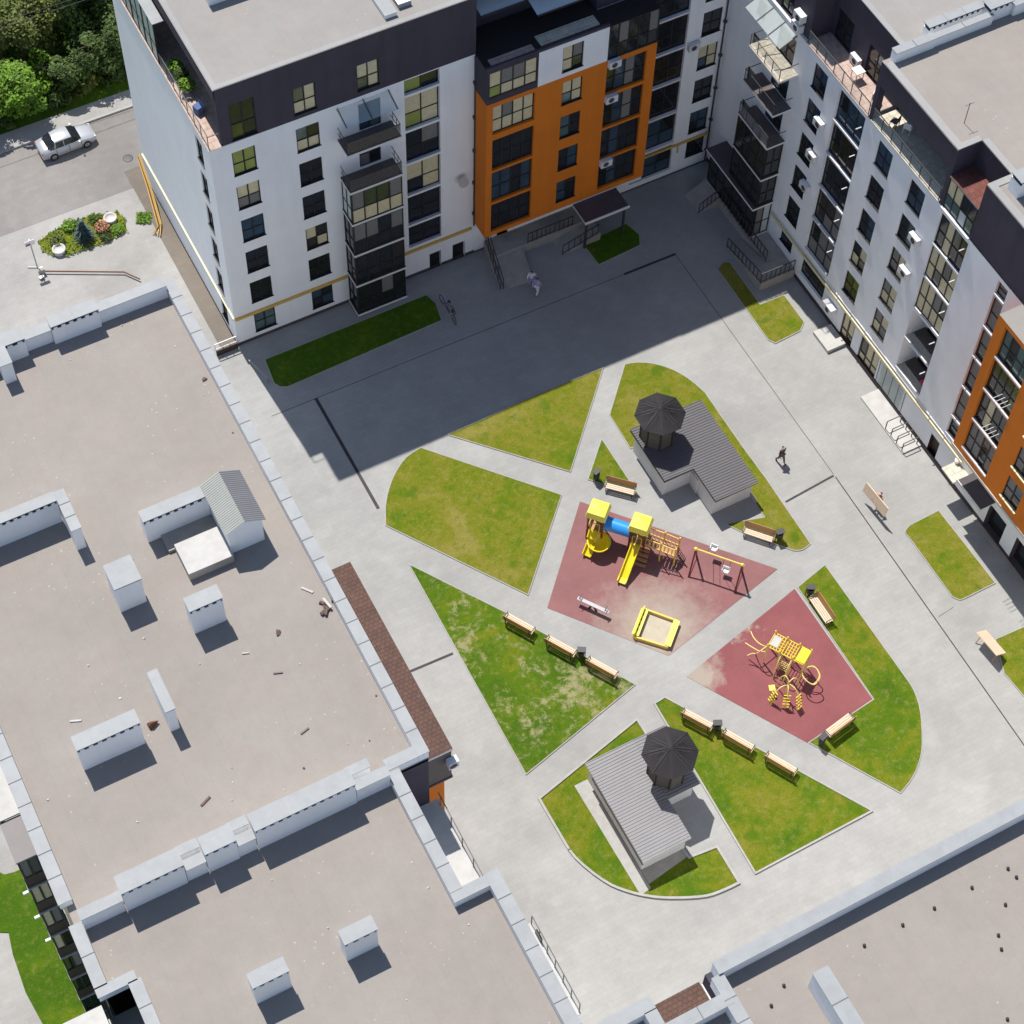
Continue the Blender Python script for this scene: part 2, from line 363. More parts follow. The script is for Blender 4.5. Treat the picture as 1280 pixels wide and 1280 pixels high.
# ------------------------------------------------------------------ facades
class Face:
    """a vertical wall plane; axis 'S' looks towards -y, axis 'W' looks towards -x; d counts inwards"""
    def __init__(s, axis, plane): s.a = axis; s.p = plane
    def pt(s, t, d, z): return (t, s.p + d, z) if s.a == 'S' else (s.p + d, t, z)
    def quad(s, mb, t0, t1, z0, z1, d, m):
        q = [s.pt(t0, d, z0), s.pt(t1, d, z0), s.pt(t1, d, z1), s.pt(t0, d, z1)]
        mb.face(q if s.a == 'S' else q[::-1], m)
    def bx(s, mb, t0, t1, d0, d1, z0, z1, m, top=None):
        a = s.pt(t0, d0, z0); b = s.pt(t1, d1, z1)
        mb.box(a[0], b[0], a[1], b[1], a[2], b[2], m, top)
    def wall(s, mb, t0, t1, z0, z1, mfn, openings=(), cuts=(), cutt=()):
        ts = sorted({t0, t1, *[x for x in cutt if t0 < x < t1], *[x for o in openings for x in o[:2] if t0 <= x <= t1]})
        zs = sorted({z0, z1, *[x for x in cuts if z0 < x < z1], *[x for o in openings for x in o[2:4] if z0 <= x <= z1]})
        for i in range(len(ts) - 1):
            for j in range(len(zs) - 1):
                t = (ts[i] + ts[i + 1]) / 2; z = (zs[j] + zs[j + 1]) / 2
                if any(o[0] < t < o[1] and o[2] < z < o[3] for o in openings): continue
                s.quad(mb, ts[i], ts[i + 1], zs[j], zs[j + 1], 0, mfn(t, z))
        for o in openings:
            a, b, c, e = o[:4]; d = o[4] if len(o) > 4 else 0.16; m = mfn((a + b) / 2, (c + e) / 2)
            ms = o[5] if len(o) > 5 else (m, m, None)     # sides, floor, back
            for q, mm in (([s.pt(a, 0, c), s.pt(a, d, c), s.pt(a, d, e), s.pt(a, 0, e)], ms[0]), ([s.pt(b, d, c), s.pt(b, 0, c), s.pt(b, 0, e), s.pt(b, d, e)], ms[0]),
                          ([s.pt(a, 0, c), s.pt(b, 0, c), s.pt(b, d, c), s.pt(a, d, c)], ms[1]), ([s.pt(a, d, e), s.pt(b, d, e), s.pt(b, 0, e), s.pt(a, 0, e)], ms[0])):
                mb.face(q, mm)
            if ms[2]: s.quad(mb, a, b, c, e, d, ms[2])
    def window(s, parent, t0, t1, z0, z1, cols=2, split=0.45, d=0.10, kind=None, name='window', fm='frame', bar=0.065, sill=True, doorlike=False):
        """frame + one pane child per window; the panes of a window share one mesh but may show curtains"""
        mb = MB(); w = bar
        s.bx(mb, t0, t0 + w, d - .03, d + .05, z0, z1, fm); s.bx(mb, t1 - w, t1, d - .03, d + .05, z0, z1, fm)
        s.bx(mb, t0 + w, t1 - w, d - .03, d + .05, z0, z0 + w, fm); s.bx(mb, t0 + w, t1 - w, d - .03, d + .05, z1 - w, z1, fm)
        zs = z0 + (z1 - z0) * split if split else None
        xs = [t0 + (t1 - t0) * k / cols for k in range(cols + 1)]
        for x in xs[1:-1]: s.bx(mb, x - w * .55, x + w * .55, d - .028, d + .048, z0 + w, z1 - w, fm)
        if zs:
            for k in range(cols):
                a = xs[k] + w * (.55 if k else 1); b = xs[k + 1] - w * (.55 if k < cols - 1 else 1)
                s.bx(mb, a, b, d - .026, d + .046, zs - w * .5, zs + w * .5, fm)
        if sill: s.bx(mb, t0 - .04, t1 + .04, -.05, d - .031, z0 - .03, z0 + .005, fm)
        f = mb.build(name, parent)
        pb = MB()
        for k in range(cols):
            for lo, hi in (((z0 + .02, zs), (zs, z1 - .02)) if zs else ((z0 + .02, z1 - .02),)):
                kk = kind[(k if hi > (z0 + z1) / 2 or not zs else k + cols) % len(kind)] if isinstance(kind, (list, tuple)) else (kind or 'glass')
                s.quad(pb, xs[k] + .01, xs[k + 1] - .01, lo, hi, d + .01, kk)
        pb.build('pane', f)
        return f
GK = ['glass', 'glass', 'glass', 'glass_warm', 'curtain_grey']
def rk(p=0.25, extra=('curtain',)):
    base = random.choice(['glass', 'glass', 'glass_warm', 'glass_blue'])
    if random.random() < p:
        c = random.choice(['curtain_grey'] + list(extra)); return [c, base, base, c] if random.random() < .5 else [c, c, base, c]
    return [base, base, 'glass', base]

ROOF = 23.0
# =================================================================== GROUND
mb = MB(); mb.face([(-700, -500, -.03), (700, -500, -.03), (700, 900, -.03), (-700, 900, -.03)], 'ground'); tag(mb.build('ground'), kind='structure')
mb = MB(); mb.face([(14, 14, 0), (58, 14, 0), (58, 76, 0), (14, 76, 0)], 'paving'); tag(mb.build('courtyard_paving'), kind='structure')
mb = MB(); mb.face([(-60, 76, -.004), (22, 76, -.004), (22, 89.0, -.004), (-60, 89.0, -.004)], 'apron'); tag(mb.build('pavement'), kind='structure')
mb = MB(); mb.face([(-60, 89.0, -.01), (60, 89.0, -.01), (60, 95.75, -.01), (-60, 95.75, -.01)], 'asphalt'); tag(mb.build('road'), kind='structure')
mb = MB(); mb.box(-60, 60, 95.75, 95.93, -.02, .12, 'kerb'); mb.box(-60, 60, 95.93, 97.3, -.02, .1, 'apron'); tag(mb.build('footpath'), kind='structure')
mb = MB(); mb.box(-60, 60, 97.3, 135, -.02, .06, 'grass_lush'); tag(mb.build('verge'), kind='structure')
mb = MB(); mb.box(20.85, 21.88, 74.2, 90.6, -.02, .03, 'alley'); tag(mb.build('alley_strip'), kind='structure')
mb = MB(); mb.face([(-12, 20, -.006), (-1.2, 20, -.006), (-1.2, 76, -.006), (-12, 76, -.006)], 'apron'); tag(mb.build('west_path'), kind='structure')

# drains and joints
mb = MB()
def strip(mb, p, q, w, m, z=0.006):
    p = Vector(p); q = Vector(q); d = (q - p).normalized(); n = Vector((-d.y, d.x, 0)) * w / 2
    mb.face([(p + n * -1).to_tuple()[:2] + (z,), (q - n).to_tuple()[:2] + (z,), (q + n).to_tuple()[:2] + (z,), (p + n).to_tuple()[:2] + (z,)], m)
strip(mb, (24.58, 68.17, 0), (24.58, 59.2, 0), .20, 'drain'); strip(mb, (46.4, 68.0, 0), (50.24, 67.95, 0), .17, 'drain')
strip(mb, (46.55, 48.55, 0), (50.15, 48.82, 0), .14, 'drain'); strip(mb, (17.5, 48.8, 0), (24.2, 48.58, 0), .16, 'drain')
tag(mb.build('drain'), kind='structure')
mb = MB()
strip(mb, (21.6, 68.17, 0), (46.4, 68.0, 0), .05, 'joint'); strip(mb, (50.2, 67.9, 0), (50.2, 48.9, 0), .05, 'joint'); strip(mb, (50.2, 48.7, 0), (49.9, 22, 0), .07, 'drain')
strip(mb, at(1173, 771), at(1192, 759), .04, 'joint')
tag(mb.build('paving_joint'), kind='structure')

# =================================================================== LAWNS
def px(*p): return [at(a, b) for a, b in p]
LAWNS = []
def lawn(poly, m, label, group='lawns of the courtyard', kerbw=.05, kz=.062):
    mb = MB(); mb.prism(poly, 0.0, .055, m, 'kerb'); o = mb.build('lawn'); tag(o, label, 'lawn', None, 'stuff')
    kb = MB(); n = len(poly)
    for i in range(n):
        a = Vector(poly[i]); b = Vector(poly[(i + 1) % n]); a.z = b.z = 0
        if (b - a).length < .05: continue
        d = (b - a).normalized(); c = (a + b) / 2
        kb.obox((c.x, c.y, kz / 2), (b - a).length + kerbw * .6, kerbw, kz + random.uniform(0, .003), math.atan2(d.y, d.x), 'kerb')
    k = kb.build('lawn_kerb', o)
def curve(pts, n=5):
    """Catmull-Rom through points"""
    out = []
    for i in range(len(pts) - 1):
        p0 = pts[max(i - 1, 0)]; p1 = pts[i]; p2 = pts[i + 1]; p3 = pts[min(i + 2, len(pts) - 1)]
        for k in range(n):
            t = k / n; out.append(0.5 * ((2 * p1) + (p2 - p0) * t + (2 * p0 - 5 * p1 + 4 * p2 - p3) * t * t + (3 * p1 - p0 - 3 * p2 + p3) * t ** 3))
    return out + [pts[-1]]
lawn(curve(px((560, 543), (600, 526), (650, 503), (700, 482), (754, 460)), 3) + px((713, 590), (562, 544.5)), 'grass_dry', 'olive lawn wedge at the top edge of the courtyard beside the shadow')
lawn(curve(px((781, 456), (795, 453.5), (817, 455), (842, 463), (863, 475.5), (881, 491)), 3) + px((929, 560), (957, 598), (1013, 680)) + curve(px((1013, 680), (1003, 687.5), (992, 688.5)), 3) + px((929, 666), (907, 655.5)) + [Vector((44.85, 48.2, 0)), Vector((44.95, 56.1, 0)), Vector((40.1, 56.1, 0))] + px((762, 519)), 'grass_dry', 'curved lawn wrapping round the back of the upper hut with turret')
lawn(px((752, 549), (735, 599.5), (799, 620)), 'grass', 'smallest triangular lawn, behind the bench by the slide towers')
lawn(curve(px((482, 650), (482, 633), (486, 612), (495, 590), (508, 572), (526, 560)), 3) + px((702, 619), (660, 744), (482, 657)), 'grass_dry', 'largest plain olive lawn with rounded left end, left of the playground')
lawn(px((511, 705.5), (640, 770), (794, 856), (657.5, 968.5)), 'grass_patchy', 'triangular lawn with bare straw coloured patches behind three benches')
lawn(px((674, 999), (796, 900), (803, 911)) + [Vector((31.5, 38.2, 0)), Vector((30.5, 35.5, 0)), Vector((29.6, 34, 0)), Vector((29.95, 31.85, 0))] + px((896, 1059), (923.5, 1104)) + curve(px((923.5, 1104), (907, 1112), (883, 1120.5), (848, 1123), (815, 1121.5), (782, 1114), (754, 1101), (719, 1072.5), (699, 1042), (674, 999)), 3)[1:-1], 'grass', 'lawn with long rounded outer kerb around the lower hut with turret', kz=.13, kerbw=.13)
lawn(px((818, 880), (831, 872), (1090, 1014), (944, 1092)), 'grass', 'four sided lawn behind three benches right of the lower hut', kz=.10, kerbw=.10)
lawn(px((1031, 706.5), (997, 734.5), (1092, 874.5), (1011, 928.5), (1125.5, 991.5)) + curve(px((1125.5, 991.5), (1140, 973), (1149, 952), (1152.5, 930), (1150.5, 891), (1142.5, 864), (1131, 846)), 3)[1:] , 'grass', 'crescent lawn right of the climbing frame surface')
lawn(curve(px((897, 337), (904, 328.5), (912.5, 329)), 3) + px((950, 381), (980, 369), (1005, 403)) + px((1000, 414), (969, 429.5), (960, 425)), 'grass_dry', 'narrow lawn in the far right corner by the ramp, half in shadow')
lawn(curve(px((1136, 672), (1131, 665), (1137, 657)), 3) + px((1173, 638.5), (1244, 729)) + curve(px((1206, 748), (1199, 750), (1190, 746)), 3), 'grass_dry', 'rectangular dry lawn beside the right facade below the orange bay')
lawn(px((1244, 799.5), (1300, 775), (1345, 850), (1300, 890)) + px((1280, 871), (1255, 842)), 'grass_dry', 'lawn cut by the right edge beside the pale leaning panel')
lawn(px((331, 450), (343, 480), (350, 484), (360, 484), (552, 401), (545, 380), (533, 369)), 'grass_lush', 'long dark lawn in the shadow under the left block')
lawn([Vector(p) for p in ((45.3, 69.4, 0), (45.2, 71.4, 0), (48.6, 71.6, 0), (48.9, 70.4, 0), (48.5, 69.6, 0))], 'grass_lush', 'small dark lawn under the entrance canopy of the orange bay')
mb = MB(); mb.prism([(-3.9, 49), (-2.9, 47.7), (-2.4, 47.6), (-1.9, 47.6), (-.9, 47.6), (-.9, 25), (-4.0, 25), (-3.9, 39.3), (-4.1, 41.2), (-4.0, 43.4), (-3.8, 44.6), (-4.5, 45), (-5.5, 47)], -.02, .05, 'grass_lush')
tag(mb.build('lawn'), 'bright green grass strip below the balconies of the left block', 'lawn', None, 'stuff')

# rubber playground surfaces
SBX = at(820, 785)
make_rubber('rubber_a', (0.228, 0.108, 0.108), [(SBX.x, SBX.y, 3.3)]); make_rubber('rubber_b', (0.222, 0.076, 0.080), [(at(868, 842).x, at(868, 842).y, 1.6), (at(925, 775).x, at(925, 775).y, .9)])
mb = MB(); mb.prism(px((725, 627), (972, 711.5), (836, 820), (684, 760)), 0, .02, 'rubber_a'); tag(mb.build('play_surface'), kind='structure')
mb = MB(); mb.prism(px((994, 735.5), (1091, 874.5), (1010, 929), (858, 846)), 0, .02, 'rubber_b'); tag(mb.build('play_surface'), kind='structure')
mb = MB(); strip(mb, at(993.5, 735.5), at(1091.5, 874.5), .06, 'kerb', .026); strip(mb, at(1091.5, 874.5), at(1010, 929.3), .06, 'beige', .028); tag(mb.build('play_surface_edging'), kind='structure')

# =================================================================== BUILDING A (white block with dark top floor)
A = thing('apartment_building', 'white apartment block with dark set back top floor, left of the orange bay', 'apartment building', (30, 80, 0))
VS = 73.98
FS = Face('S', VS); FW = Face('W', 21.9)
rowsA = [0.72 + 2.98 * k for k in range(6)]
opA = []; winA = []
for k, zb in enumerate(rowsA):
    opA.append((23.18, 24.6, zb, zb + 1.98)); opA.append((27.1, 28.54, zb, zb + 1.98))
    kd = {5: ['pane_lime_reflect', 'pane_lime_reflect', 'pane_lime_reflect', 'pane_lime_reflect'], 4: ['curtain', 'curtain', 'curtain_grey', 'curtain_grey'], 3: ['glass_blue'], 0: ['glass_teal']}.get(k, rk(.3))
    winA.append((23.18, 24.6, zb, zb + 1.98, kd)); winA.append((27.1, 28.54, zb, zb + 1.98, [['glass_teal', 'glass', 'curtain', 'curtain'], rk(.2), rk(.3), rk(.1), rk(.1), ['glass_blue', 'glass', 'glass', 'glass_blue']][5 - k]))
logA = [(3.05, 5.08), (5.25, 7.95), (8.12, 10.93), (11.1, 13.85), (14.02, 16.88), (17.05, 18.33)]
for a, b in logA: opA.append((33.92, 36.2, a, b, .3))
opA += [(30.9, 32.3, 12.35, 14.6, .16), (31.0, 32.4, 15.5, 17.75, .16), (35.33, 36.15, 0.02, 1.62, .25, ('white', 'plinth', 'black')), (36.98, 37.88, 0.02, 1.62, .25, ('white', 'plinth', 'black'))]
mb = MB()
FS.wall(mb, 21.9, 38.55, 0, 18.4, lambda t, z: 'plinth' if z < .3 else 'white', opA, (.3,))
opW = [(75.25, 76.25, zb, zb + 1.98) for zb in [z + .02 for z in rowsA]]
FW.wall(mb, VS, 89.2, 0, 18.4, lambda t, z: 'plinth' if z < .25 else 'white', opW, (.25,))
mb.face([(38.55, 89.2, 0), (21.9, 89.2, 0), (21.9, 89.2, 18.4), (38.55, 89.2, 18.4)], 'white')
mb.build('wall', A)
for w in winA: FS.window(A, *w[:4], kind=w[4])
for o in opW: FW.window(A, *o[:4], cols=2, kind='glass')
for i, (a, b) in enumerate(logA):
    FS.window(A, 33.92, 36.2, a, b, cols=2, split=.42 if b - a > 1.5 else None, d=.24, kind=[['glass'], ['glass'], rk(.2), ['glass', 'curtain_grey', 'glass', 'glass'], ['curtain', 'curtain', 'pane_lime_reflect', 'curtain'], ['pane_lime_reflect', 'glass', 'glass', 'glass']][i], name='stair_glazing', sill=False)
    mb = MB(); FS.bx(mb, 33.94, 36.18, -.03, .08, a - .001, a + .06, 'white_trim'); mb.build('slab_edge', A)
for t in (30.9, 31.0):
    z0 = 12.35 if t == 30.9 else 15.5
    FS.window(A, t, t + 1.4, z0, z0 + 2.25, kind=['glass_blue', 'glass_teal'] if z0 > 13 else ['curtain_grey', 'glass'], name='balcony_door', sill=False)
mb = MB(); FS.bx(mb, 21.95, 29.55, -.12, -.002, 2.66, 2.86, 'pipe_yellow'); FS.bx(mb, 33.1, 38.3, -.12, -.002, 2.60, 2.80, 'pipe_yellow'); FW.bx(mb, 73.9, 89.0, -.1, -.002, 2.80, 2.95, 'pipe_cream'); mb.build('gas_pipe', A)
# top floor: south wall with end pier, recessed west wall behind the terrace
mb = MB()
opD = [(23.35, 24.85, 18.55, 21.45), (27.12, 28.5, 18.75, 20.85), (31.03, 32.4, 18.85, 20.9)]
FS.wall(mb, 22.66, 38.55, 18.4, ROOF - .12, lambda t, z: 'dark_wall', opD)
mb.face([(22.66, VS + .35, 18.4), (22.66, VS, 18.4), (22.66, VS, ROOF - .12), (22.66, VS + .35, ROOF - .12)], 'dark_wall')
mb.face([(24.3, VS + .35, 18.4), (22.66, VS + .35, 18.4), (22.66, VS + .35, ROOF - .12), (24.3, VS + .35, ROOF - .12)], 'dark_wall')
mb.face([(24.3, 89.2, 18.4), (24.3, VS + .35, 18.4), (24.3, VS + .35, ROOF - .12), (24.3, 89.2, ROOF - .12)], 'dark_wall')
mb.face([(38.552, VS, 18.4), (38.552, 89.2, 18.4), (38.552, 89.2, ROOF - .12), (38.552, VS, ROOF - .12)], 'dark_wall')
mb.build('top_floor_wall', A)
FS.window(A, *opD[0], cols=2, split=.4, kind=['glass', 'glass', 'glass_green_reflect', 'glass'], sill=True)
FS.window(A, *opD[1], kind=['glass_green_reflect', 'curtain', 'curtain', 'curtain']); FS.window(A, *opD[2], kind=['curtain', 'curtain', 'glass_green_reflect', 'curtain'])
for v in (75.5, 77.5, 79.5, 84.5, 87): Face('W', 24.3).window(A, v, v + 1.3, 18.5, 21, d=-.06, kind=rk(.5), sill=False)
mb = MB(); mb.box(22.57, 38.6, VS - .04, 89.3, ROOF - .12, ROOF, 'dark_wall', 'membrane_pale'); mb.box(22.57, 22.60, VS, 89.2, ROOF - .9, ROOF - .121, 'dark_wall')
mb.build('roof', A)
mb = MB(); mb.box(22.62, 38.5, VS, VS + .3, ROOF, ROOF + .02, 'flashing'); mb.box(22.62, 22.9, VS + .3, 89.2, ROOF, ROOF + .018, 'flashing'); mb.build('roof_edge_flashing', A)
mb = MB(); mb.box(21.86, 24.3, VS - .05, 81.3, 18.4, 18.47, 'white_trim', 'terrace_tile'); mb.box(21.84, 24.3, 81.3, 89.2, 18.4, 18.468, 'white_trim', 'terrace_tile'); mb.build('terrace_floor', A)
rl = MB()
for k in range(8):
    y = 74.1 + k * 1.0; rl.box(21.93, 21.97, y - .02, y + .02, 18.47, 19.5, 'rail')
rl.box(21.93, 21.97, 74.0, 81.2, 19.5, 19.54, 'rail'); rl.box(21.945, 21.95, 74.1, 81.1, 18.6, 19.45, 'clear_glass'); rl.box(21.95, 22.6, 74.0, 74.04, 19.5, 19.54, 'rail')
rl.build('terrace_railing', A)
gb = Face('W', 21.9)
for y in (81.3, 83.3, 85.3, 87.3): gb.window(A, y, y + 1.96, 18.47, 21.6, cols=2, split=.42, d=.05, kind=['frost_glass'], name='terrace_glazing', sill=False)
mb = MB(); mb.box(21.9, 22.6, 81.3, 89.2, 21.6, 21.66, 'cap'); mb.build('glazing_roof', A)
# projecting bay: four glazed storeys, two open balconies above
BV = 72.6
for z in (.2, 3.16, 6.18, 9.16, 12.1, 15.40):
    mb = MB(); mb.box(29.58, 33.03, BV - .03, VS - .001, z - .08, z + .10, 'white_trim', 'deck'); mb.build('balcony_slab', A)
FB = Face('S', BV)
for i, z in enumerate((.3, 3.26, 6.28, 9.26)):
    h = 2.78
    kd = [['glass', 'glass', 'curtain_grey', 'glass'], ['glass', 'glass', 'glass', 'glass_warm'], ['curtain_grey', 'curtain_grey', 'glass', 'curtain_grey'], ['curtain_grey', 'glass_green_reflect', 'glass_green_reflect', 'curtain_grey']][i]
    FB.window(A, 29.64, 32.97, z, z + h, cols=4, split=.44, d=.03, kind=kd + (['curtain', 'curtain', 'curtain', 'curtain'] if i == 3 else ['glass'] * 4), name='bay_glazing', sill=False)
    Face('W', 29.64).window(A, BV + .11, VS - .02, z, z + h, cols=2, split=.44, d=0.02, kind=['frost_glass'] if i == 3 else ['glass'], name='bay_side_glazing', sill=False)
for z in (12.2, 15.50):
    r = MB(); r.box(29.62, 32.99, BV + .01, BV + .014, z + .11, z + 1.0, 'smoke_glass'); r.box(29.62, 32.99, BV - .01, BV + .04, z + 1.0, z + 1.05, 'rail')
    for x in (29.62, 32.96):
        r.box(x, x + .03, BV + .03, VS - .03, z + 1.0, z + 1.05, 'rail'); r.box(x, x + .03, BV + .03, VS - .03, z + .5, z + .53, 'rail')
        for y in (BV + .5, BV + 1.0): r.box(x, x + .03, y, y + .03, z, z + 1, 'rail')
    r.build('balcony_railing', A)
c = MB(); c.raw([(29.6, 72.7, 17.7), (33.0, 72.7, 17.7), (33.0, 73.95, 18.1), (29.6, 73.95, 18.1)], [(0, 1, 2, 3)], 'awning_glass')
for x in (29.7, 31.3, 32.9): c.bar((x, 72.7, 17.73), (x, 73.97, 18.13), .05, .06, 'rail')
c.build('glass_awning', A)
# satellite dish and drainpipe
d = MB(); d.tube([(37.55, VS, 7.9), (37.55, VS - .35, 7.95)], .03, 'rail', 6); d.lathe((0, 0, 0), [(.02, 0), (.2, .02), (.36, .1)], 'concrete_pale', 16)
n0 = len(d.v); rot = Matrix.Rotation(R_(65), 3, 'X')
i0 = min(i for i, v in enumerate(d.v) if abs(v[0]) < 1 and abs(v[1]) < 1)
for i in range(i0, n0): d.v[i] = tuple(rot @ Vector(d.v[i]) + Vector((37.55, VS - .36, 7.95)))
d.build('satellite_dish', A)
p = MB(); p.tube([(38.48, VS - .08, 18.3), (38.48, VS - .08, 2.9)], .06, 'rail', 8)
for k in range(5): p.box(38.36, 38.54, VS - .16, VS, 4 + 3 * k, 4.25 + 3 * k, 'rail')
p.build('drainpipe', A)

# =================================================================== BUILDING A2 (orange bay)
B = thing('apartment_building', 'middle apartment section with projecting orange bay and dark glazed loggias', 'apartment building', (46, 80, 0))
mb = MB()
lines = [3.28, 6.25, 9.28, 12.2, 15.2]
dl = [(50.1, 53.25, .6, 3.12, .3)] + [(50.1, 53.25, a + .12, (lines + [18.36])[i + 1] - .04, .3) for i, a in enumerate(lines)]
sw = [(54.33, 55.72, z, z + 2.03) for z in (3.55, 6.56, 9.57, 12.58, 15.58)] + [(54.35, 55.72, 1.2, 2.75)]
opening_top = [(54.33, 55.72, 18.6, 20.6)]
ent = [(40.2, 41.6, .05, 2.3, .5, ('plinth', 'plinth', 'black')), (43.2, 45.2, 1.0, 2.4, .2, ('plinth', 'plinth', 'glass')), (46.2, 48.0, .05, 2.3, .5, ('plinth', 'plinth', 'black'))]
FS.wall(mb, 38.55, 56.15, 0, ROOF - .1, lambda t, z: ('plinth' if z < .15 else 'dark_wall' if (z > 18.4 and t < 53.3) else 'white'), dl + sw + opening_top + ent + [(38.55, 46.5, 18.4, ROOF - .1, 1.9, ('dark_wall', 'dark_deck', 'dark_wall'))], (.15, 18.4), (53.3,))
mb.build('wall', B)
for o in dl:
    FS.window(B, *o[:4], cols=3, split=.42, d=.2, kind=rk(.3), name='loggia_glazing', sill=False)
for z in lines:
    s = MB(); FS.bx(s, 50.1, 53.24, -.03, .1, z - .04, z + .119, 'white_trim'); s.build('slab_edge', B)
for o in sw + opening_top: FS.window(B, *o[:4], kind=rk(.12))
OV = 72.45; FO = Face('S', OV)
ol = [(38.92, 41.75, 3.56, 6.22), (38.92, 41.75, 6.44, 9.25), (38.92, 41.75, 9.46, 12.22), (38.92, 41.75, 12.72, 15.14)]
orr = [(46.62, 49.38, 3.62, 6.3), (46.62, 49.38, 6.5, 9.25), (46.62, 49.38, 9.45, 12.22), (46.62, 49.38, 12.5, 15.1)]
ow = [(43.58, 44.96, z, z + 1.96) for z in (3.95, 7.02, 10.02, 13.05)]; ww = [(43.5, 44.9, 15.92, 18.0)]
db = [(38.62, 41.8, 16.0, 18.12)]
def om(t, z):
    if z > 15.5: return 'dark_wall' if t < 41.88 else 'white'
    return 'orange'
mb = MB()
allo = [o + (.3,) for o in ol + orr] + ow + ww + db
FO.wall(mb, 38.5, 46.58, 3.2, 18.4, om, [o for o in allo if o[1] < 46.58], (15.5,), (41.88,))
FO.wall(mb, 46.58, 50.05, 3.2, 15.5, om, [o for o in allo if o[0] > 46.58])
for y0, m, z0, z1 in ((OV, 'orange', 3.2, 15.5), (OV, 'dark_wall', 15.5, 18.4)):
    mb.face([(38.5, VS, z0), (38.5, y0, z0), (38.5, y0, z1), (38.5, VS, z1)], m)
mb.face([(50.05, OV, 3.2), (50.05, VS, 3.2), (50.05, VS, 15.5), (50.05, OV, 15.5)], 'orange')
mb.face([(46.58, OV, 15.5), (46.58, VS, 15.5), (46.58, VS, 18.4), (46.58, OV, 18.4)], 'white')
mb.face([(38.5, OV, 3.2), (38.5, VS, 3.2), (50.05, VS, 3.2), (50.05, OV, 3.2)], 'white')
mb.face([(46.58, OV, 15.5), (50.05, OV, 15.5), (50.05, VS, 15.5), (46.58, VS, 15.5)], 'deck')
mb.face([(38.5, OV, 18.4), (46.58, OV, 18.4), (46.58, VS, 18.4), (38.5, VS, 18.4)], 'dark_deck'); mb.face([(50.04, OV, 15.5), (50.04, VS, 15.5), (50.04, VS, 18.4), (50.04, OV, 18.4)], 'dark_wall'); mb.face([(46.58, OV, 18.38), (50.04, OV, 18.38), (50.04, VS, 18.38), (46.58, VS, 18.38)], 'dark_deck')
mb.build('orange_bay', B)
s = MB(); s.box(40.2, 50.0, OV + .06, OV + .3, 2.85, 3.199, 'white_trim'); s.build('bay_soffit_band', B)
for i, o in enumerate(ol): FO.window(B, *o, cols=4, split=.45, d=.2, kind=['curtain', 'curtain_grey', 'curtain', 'curtain', 'curtain', 'curtain', 'curtain', 'curtain'] if i == 3 else rk(.15, ()), name='loggia_glazing', sill=False)
for i, o in enumerate(orr): FO.window(B, *o, cols=4, split=.45, d=.2, kind=['glass', 'glass_blue', 'curtain_grey', 'glass'] if i > 1 else ['glass', 'glass_blue', 'glass', 'glass'], name='loggia_glazing', sill=False)
for i, o in enumerate(ow): FO.window(B, *o, kind=[['glass_blue', 'glass'], ['glass', 'glass_blue'], ['glass_teal', 'glass'], ['curtain', 'curtain', 'glass_teal', 'curtain']][i])
FO.window(B, *ww[0], kind=['curtain', 'curtain_grey', 'curtain', 'glass'])
FO.window(B, *db[0], cols=4, split=.42, d=.05, kind=['curtain', 'curtain_grey', 'curtain_grey', 'curtain', 'pane_lime_reflect', 'curtain', 'curtain', 'curtain'], name='loggia_glazing', sill=False)
s = MB()
s.box(38.9, 41.75, OV + .2, OV + .75, 18.4, 18.46, 'terrace_tile'); s.box(42.2, 46.1, OV + .35, OV + 1.2, 18.4, 18.47, 'cream_tile'); s.box(38.5, 46.58, OV - .04, OV + .12, 18.4, 18.62, 'dark_wall'); s.build('terrace_floor', B)
FO.window(B, 46.6, 50.02, 15.52, 18.36, cols=5, split=.4, d=.04, kind=['glass', 'curtain_grey', 'glass_warm', 'glass', 'curtain_grey', 'glass', 'glass_warm', 'glass', 'glass', 'glass'], name='loggia_glazing', sill=False)
s = MB(); s.box(46.5, 56.2, VS, 89, ROOF - .1, ROOF, 'dark_wall', 'membrane_pale'); s.box(38.62, 46.5, VS + 1.9, 89, ROOF - .1, ROOF, 'dark_wall', 'membrane_pale'); s.build('roof', B)
for x0, x1, y, z in ((38.95, 41.75, 74.15, 21.1), (42.3, 45.3, 73.55, 20.2)):
    s = MB(); s.raw([(x0, y, z), (x1, y, z), (x1, y + 1.6, z + .25), (x0, y + 1.6, z + .25)], [(0, 1, 2, 3)], 'canopy_glass'); s.box(x0, x1, y - .04, y, z - .07, z + .03, 'frame')
    for k in range(4): s.bar((x0 + (x1 - x0) * k / 3, y, z - .03), (x0 + (x1 - x0) * k / 3, y + 1.6, z + .22), .05, .05, 'frame')
    s.build('terrace_canopy', B)
s = MB(); FS.bx(s, 50.2, 56.0, -.14, -.02, 2.92, 3.06, 'pipe_yellow'); s.tube([(53.6, VS - .1, 2.9), (53.6, VS - .1, 2.2)], .05, 'pipe_yellow', 6); s.build('gas_pipe', B)
s = MB(); s.tube([(55.95, VS - .1, ROOF - .1), (55.95, VS - .1, .3)], .06, 'rail', 8)
for k in range(6): s.box(55.85, 56.05, VS - .2, VS, 1.2 + 3 * k, 1.4 + 3 * k, 'rail')
s.build('drainpipe', B)
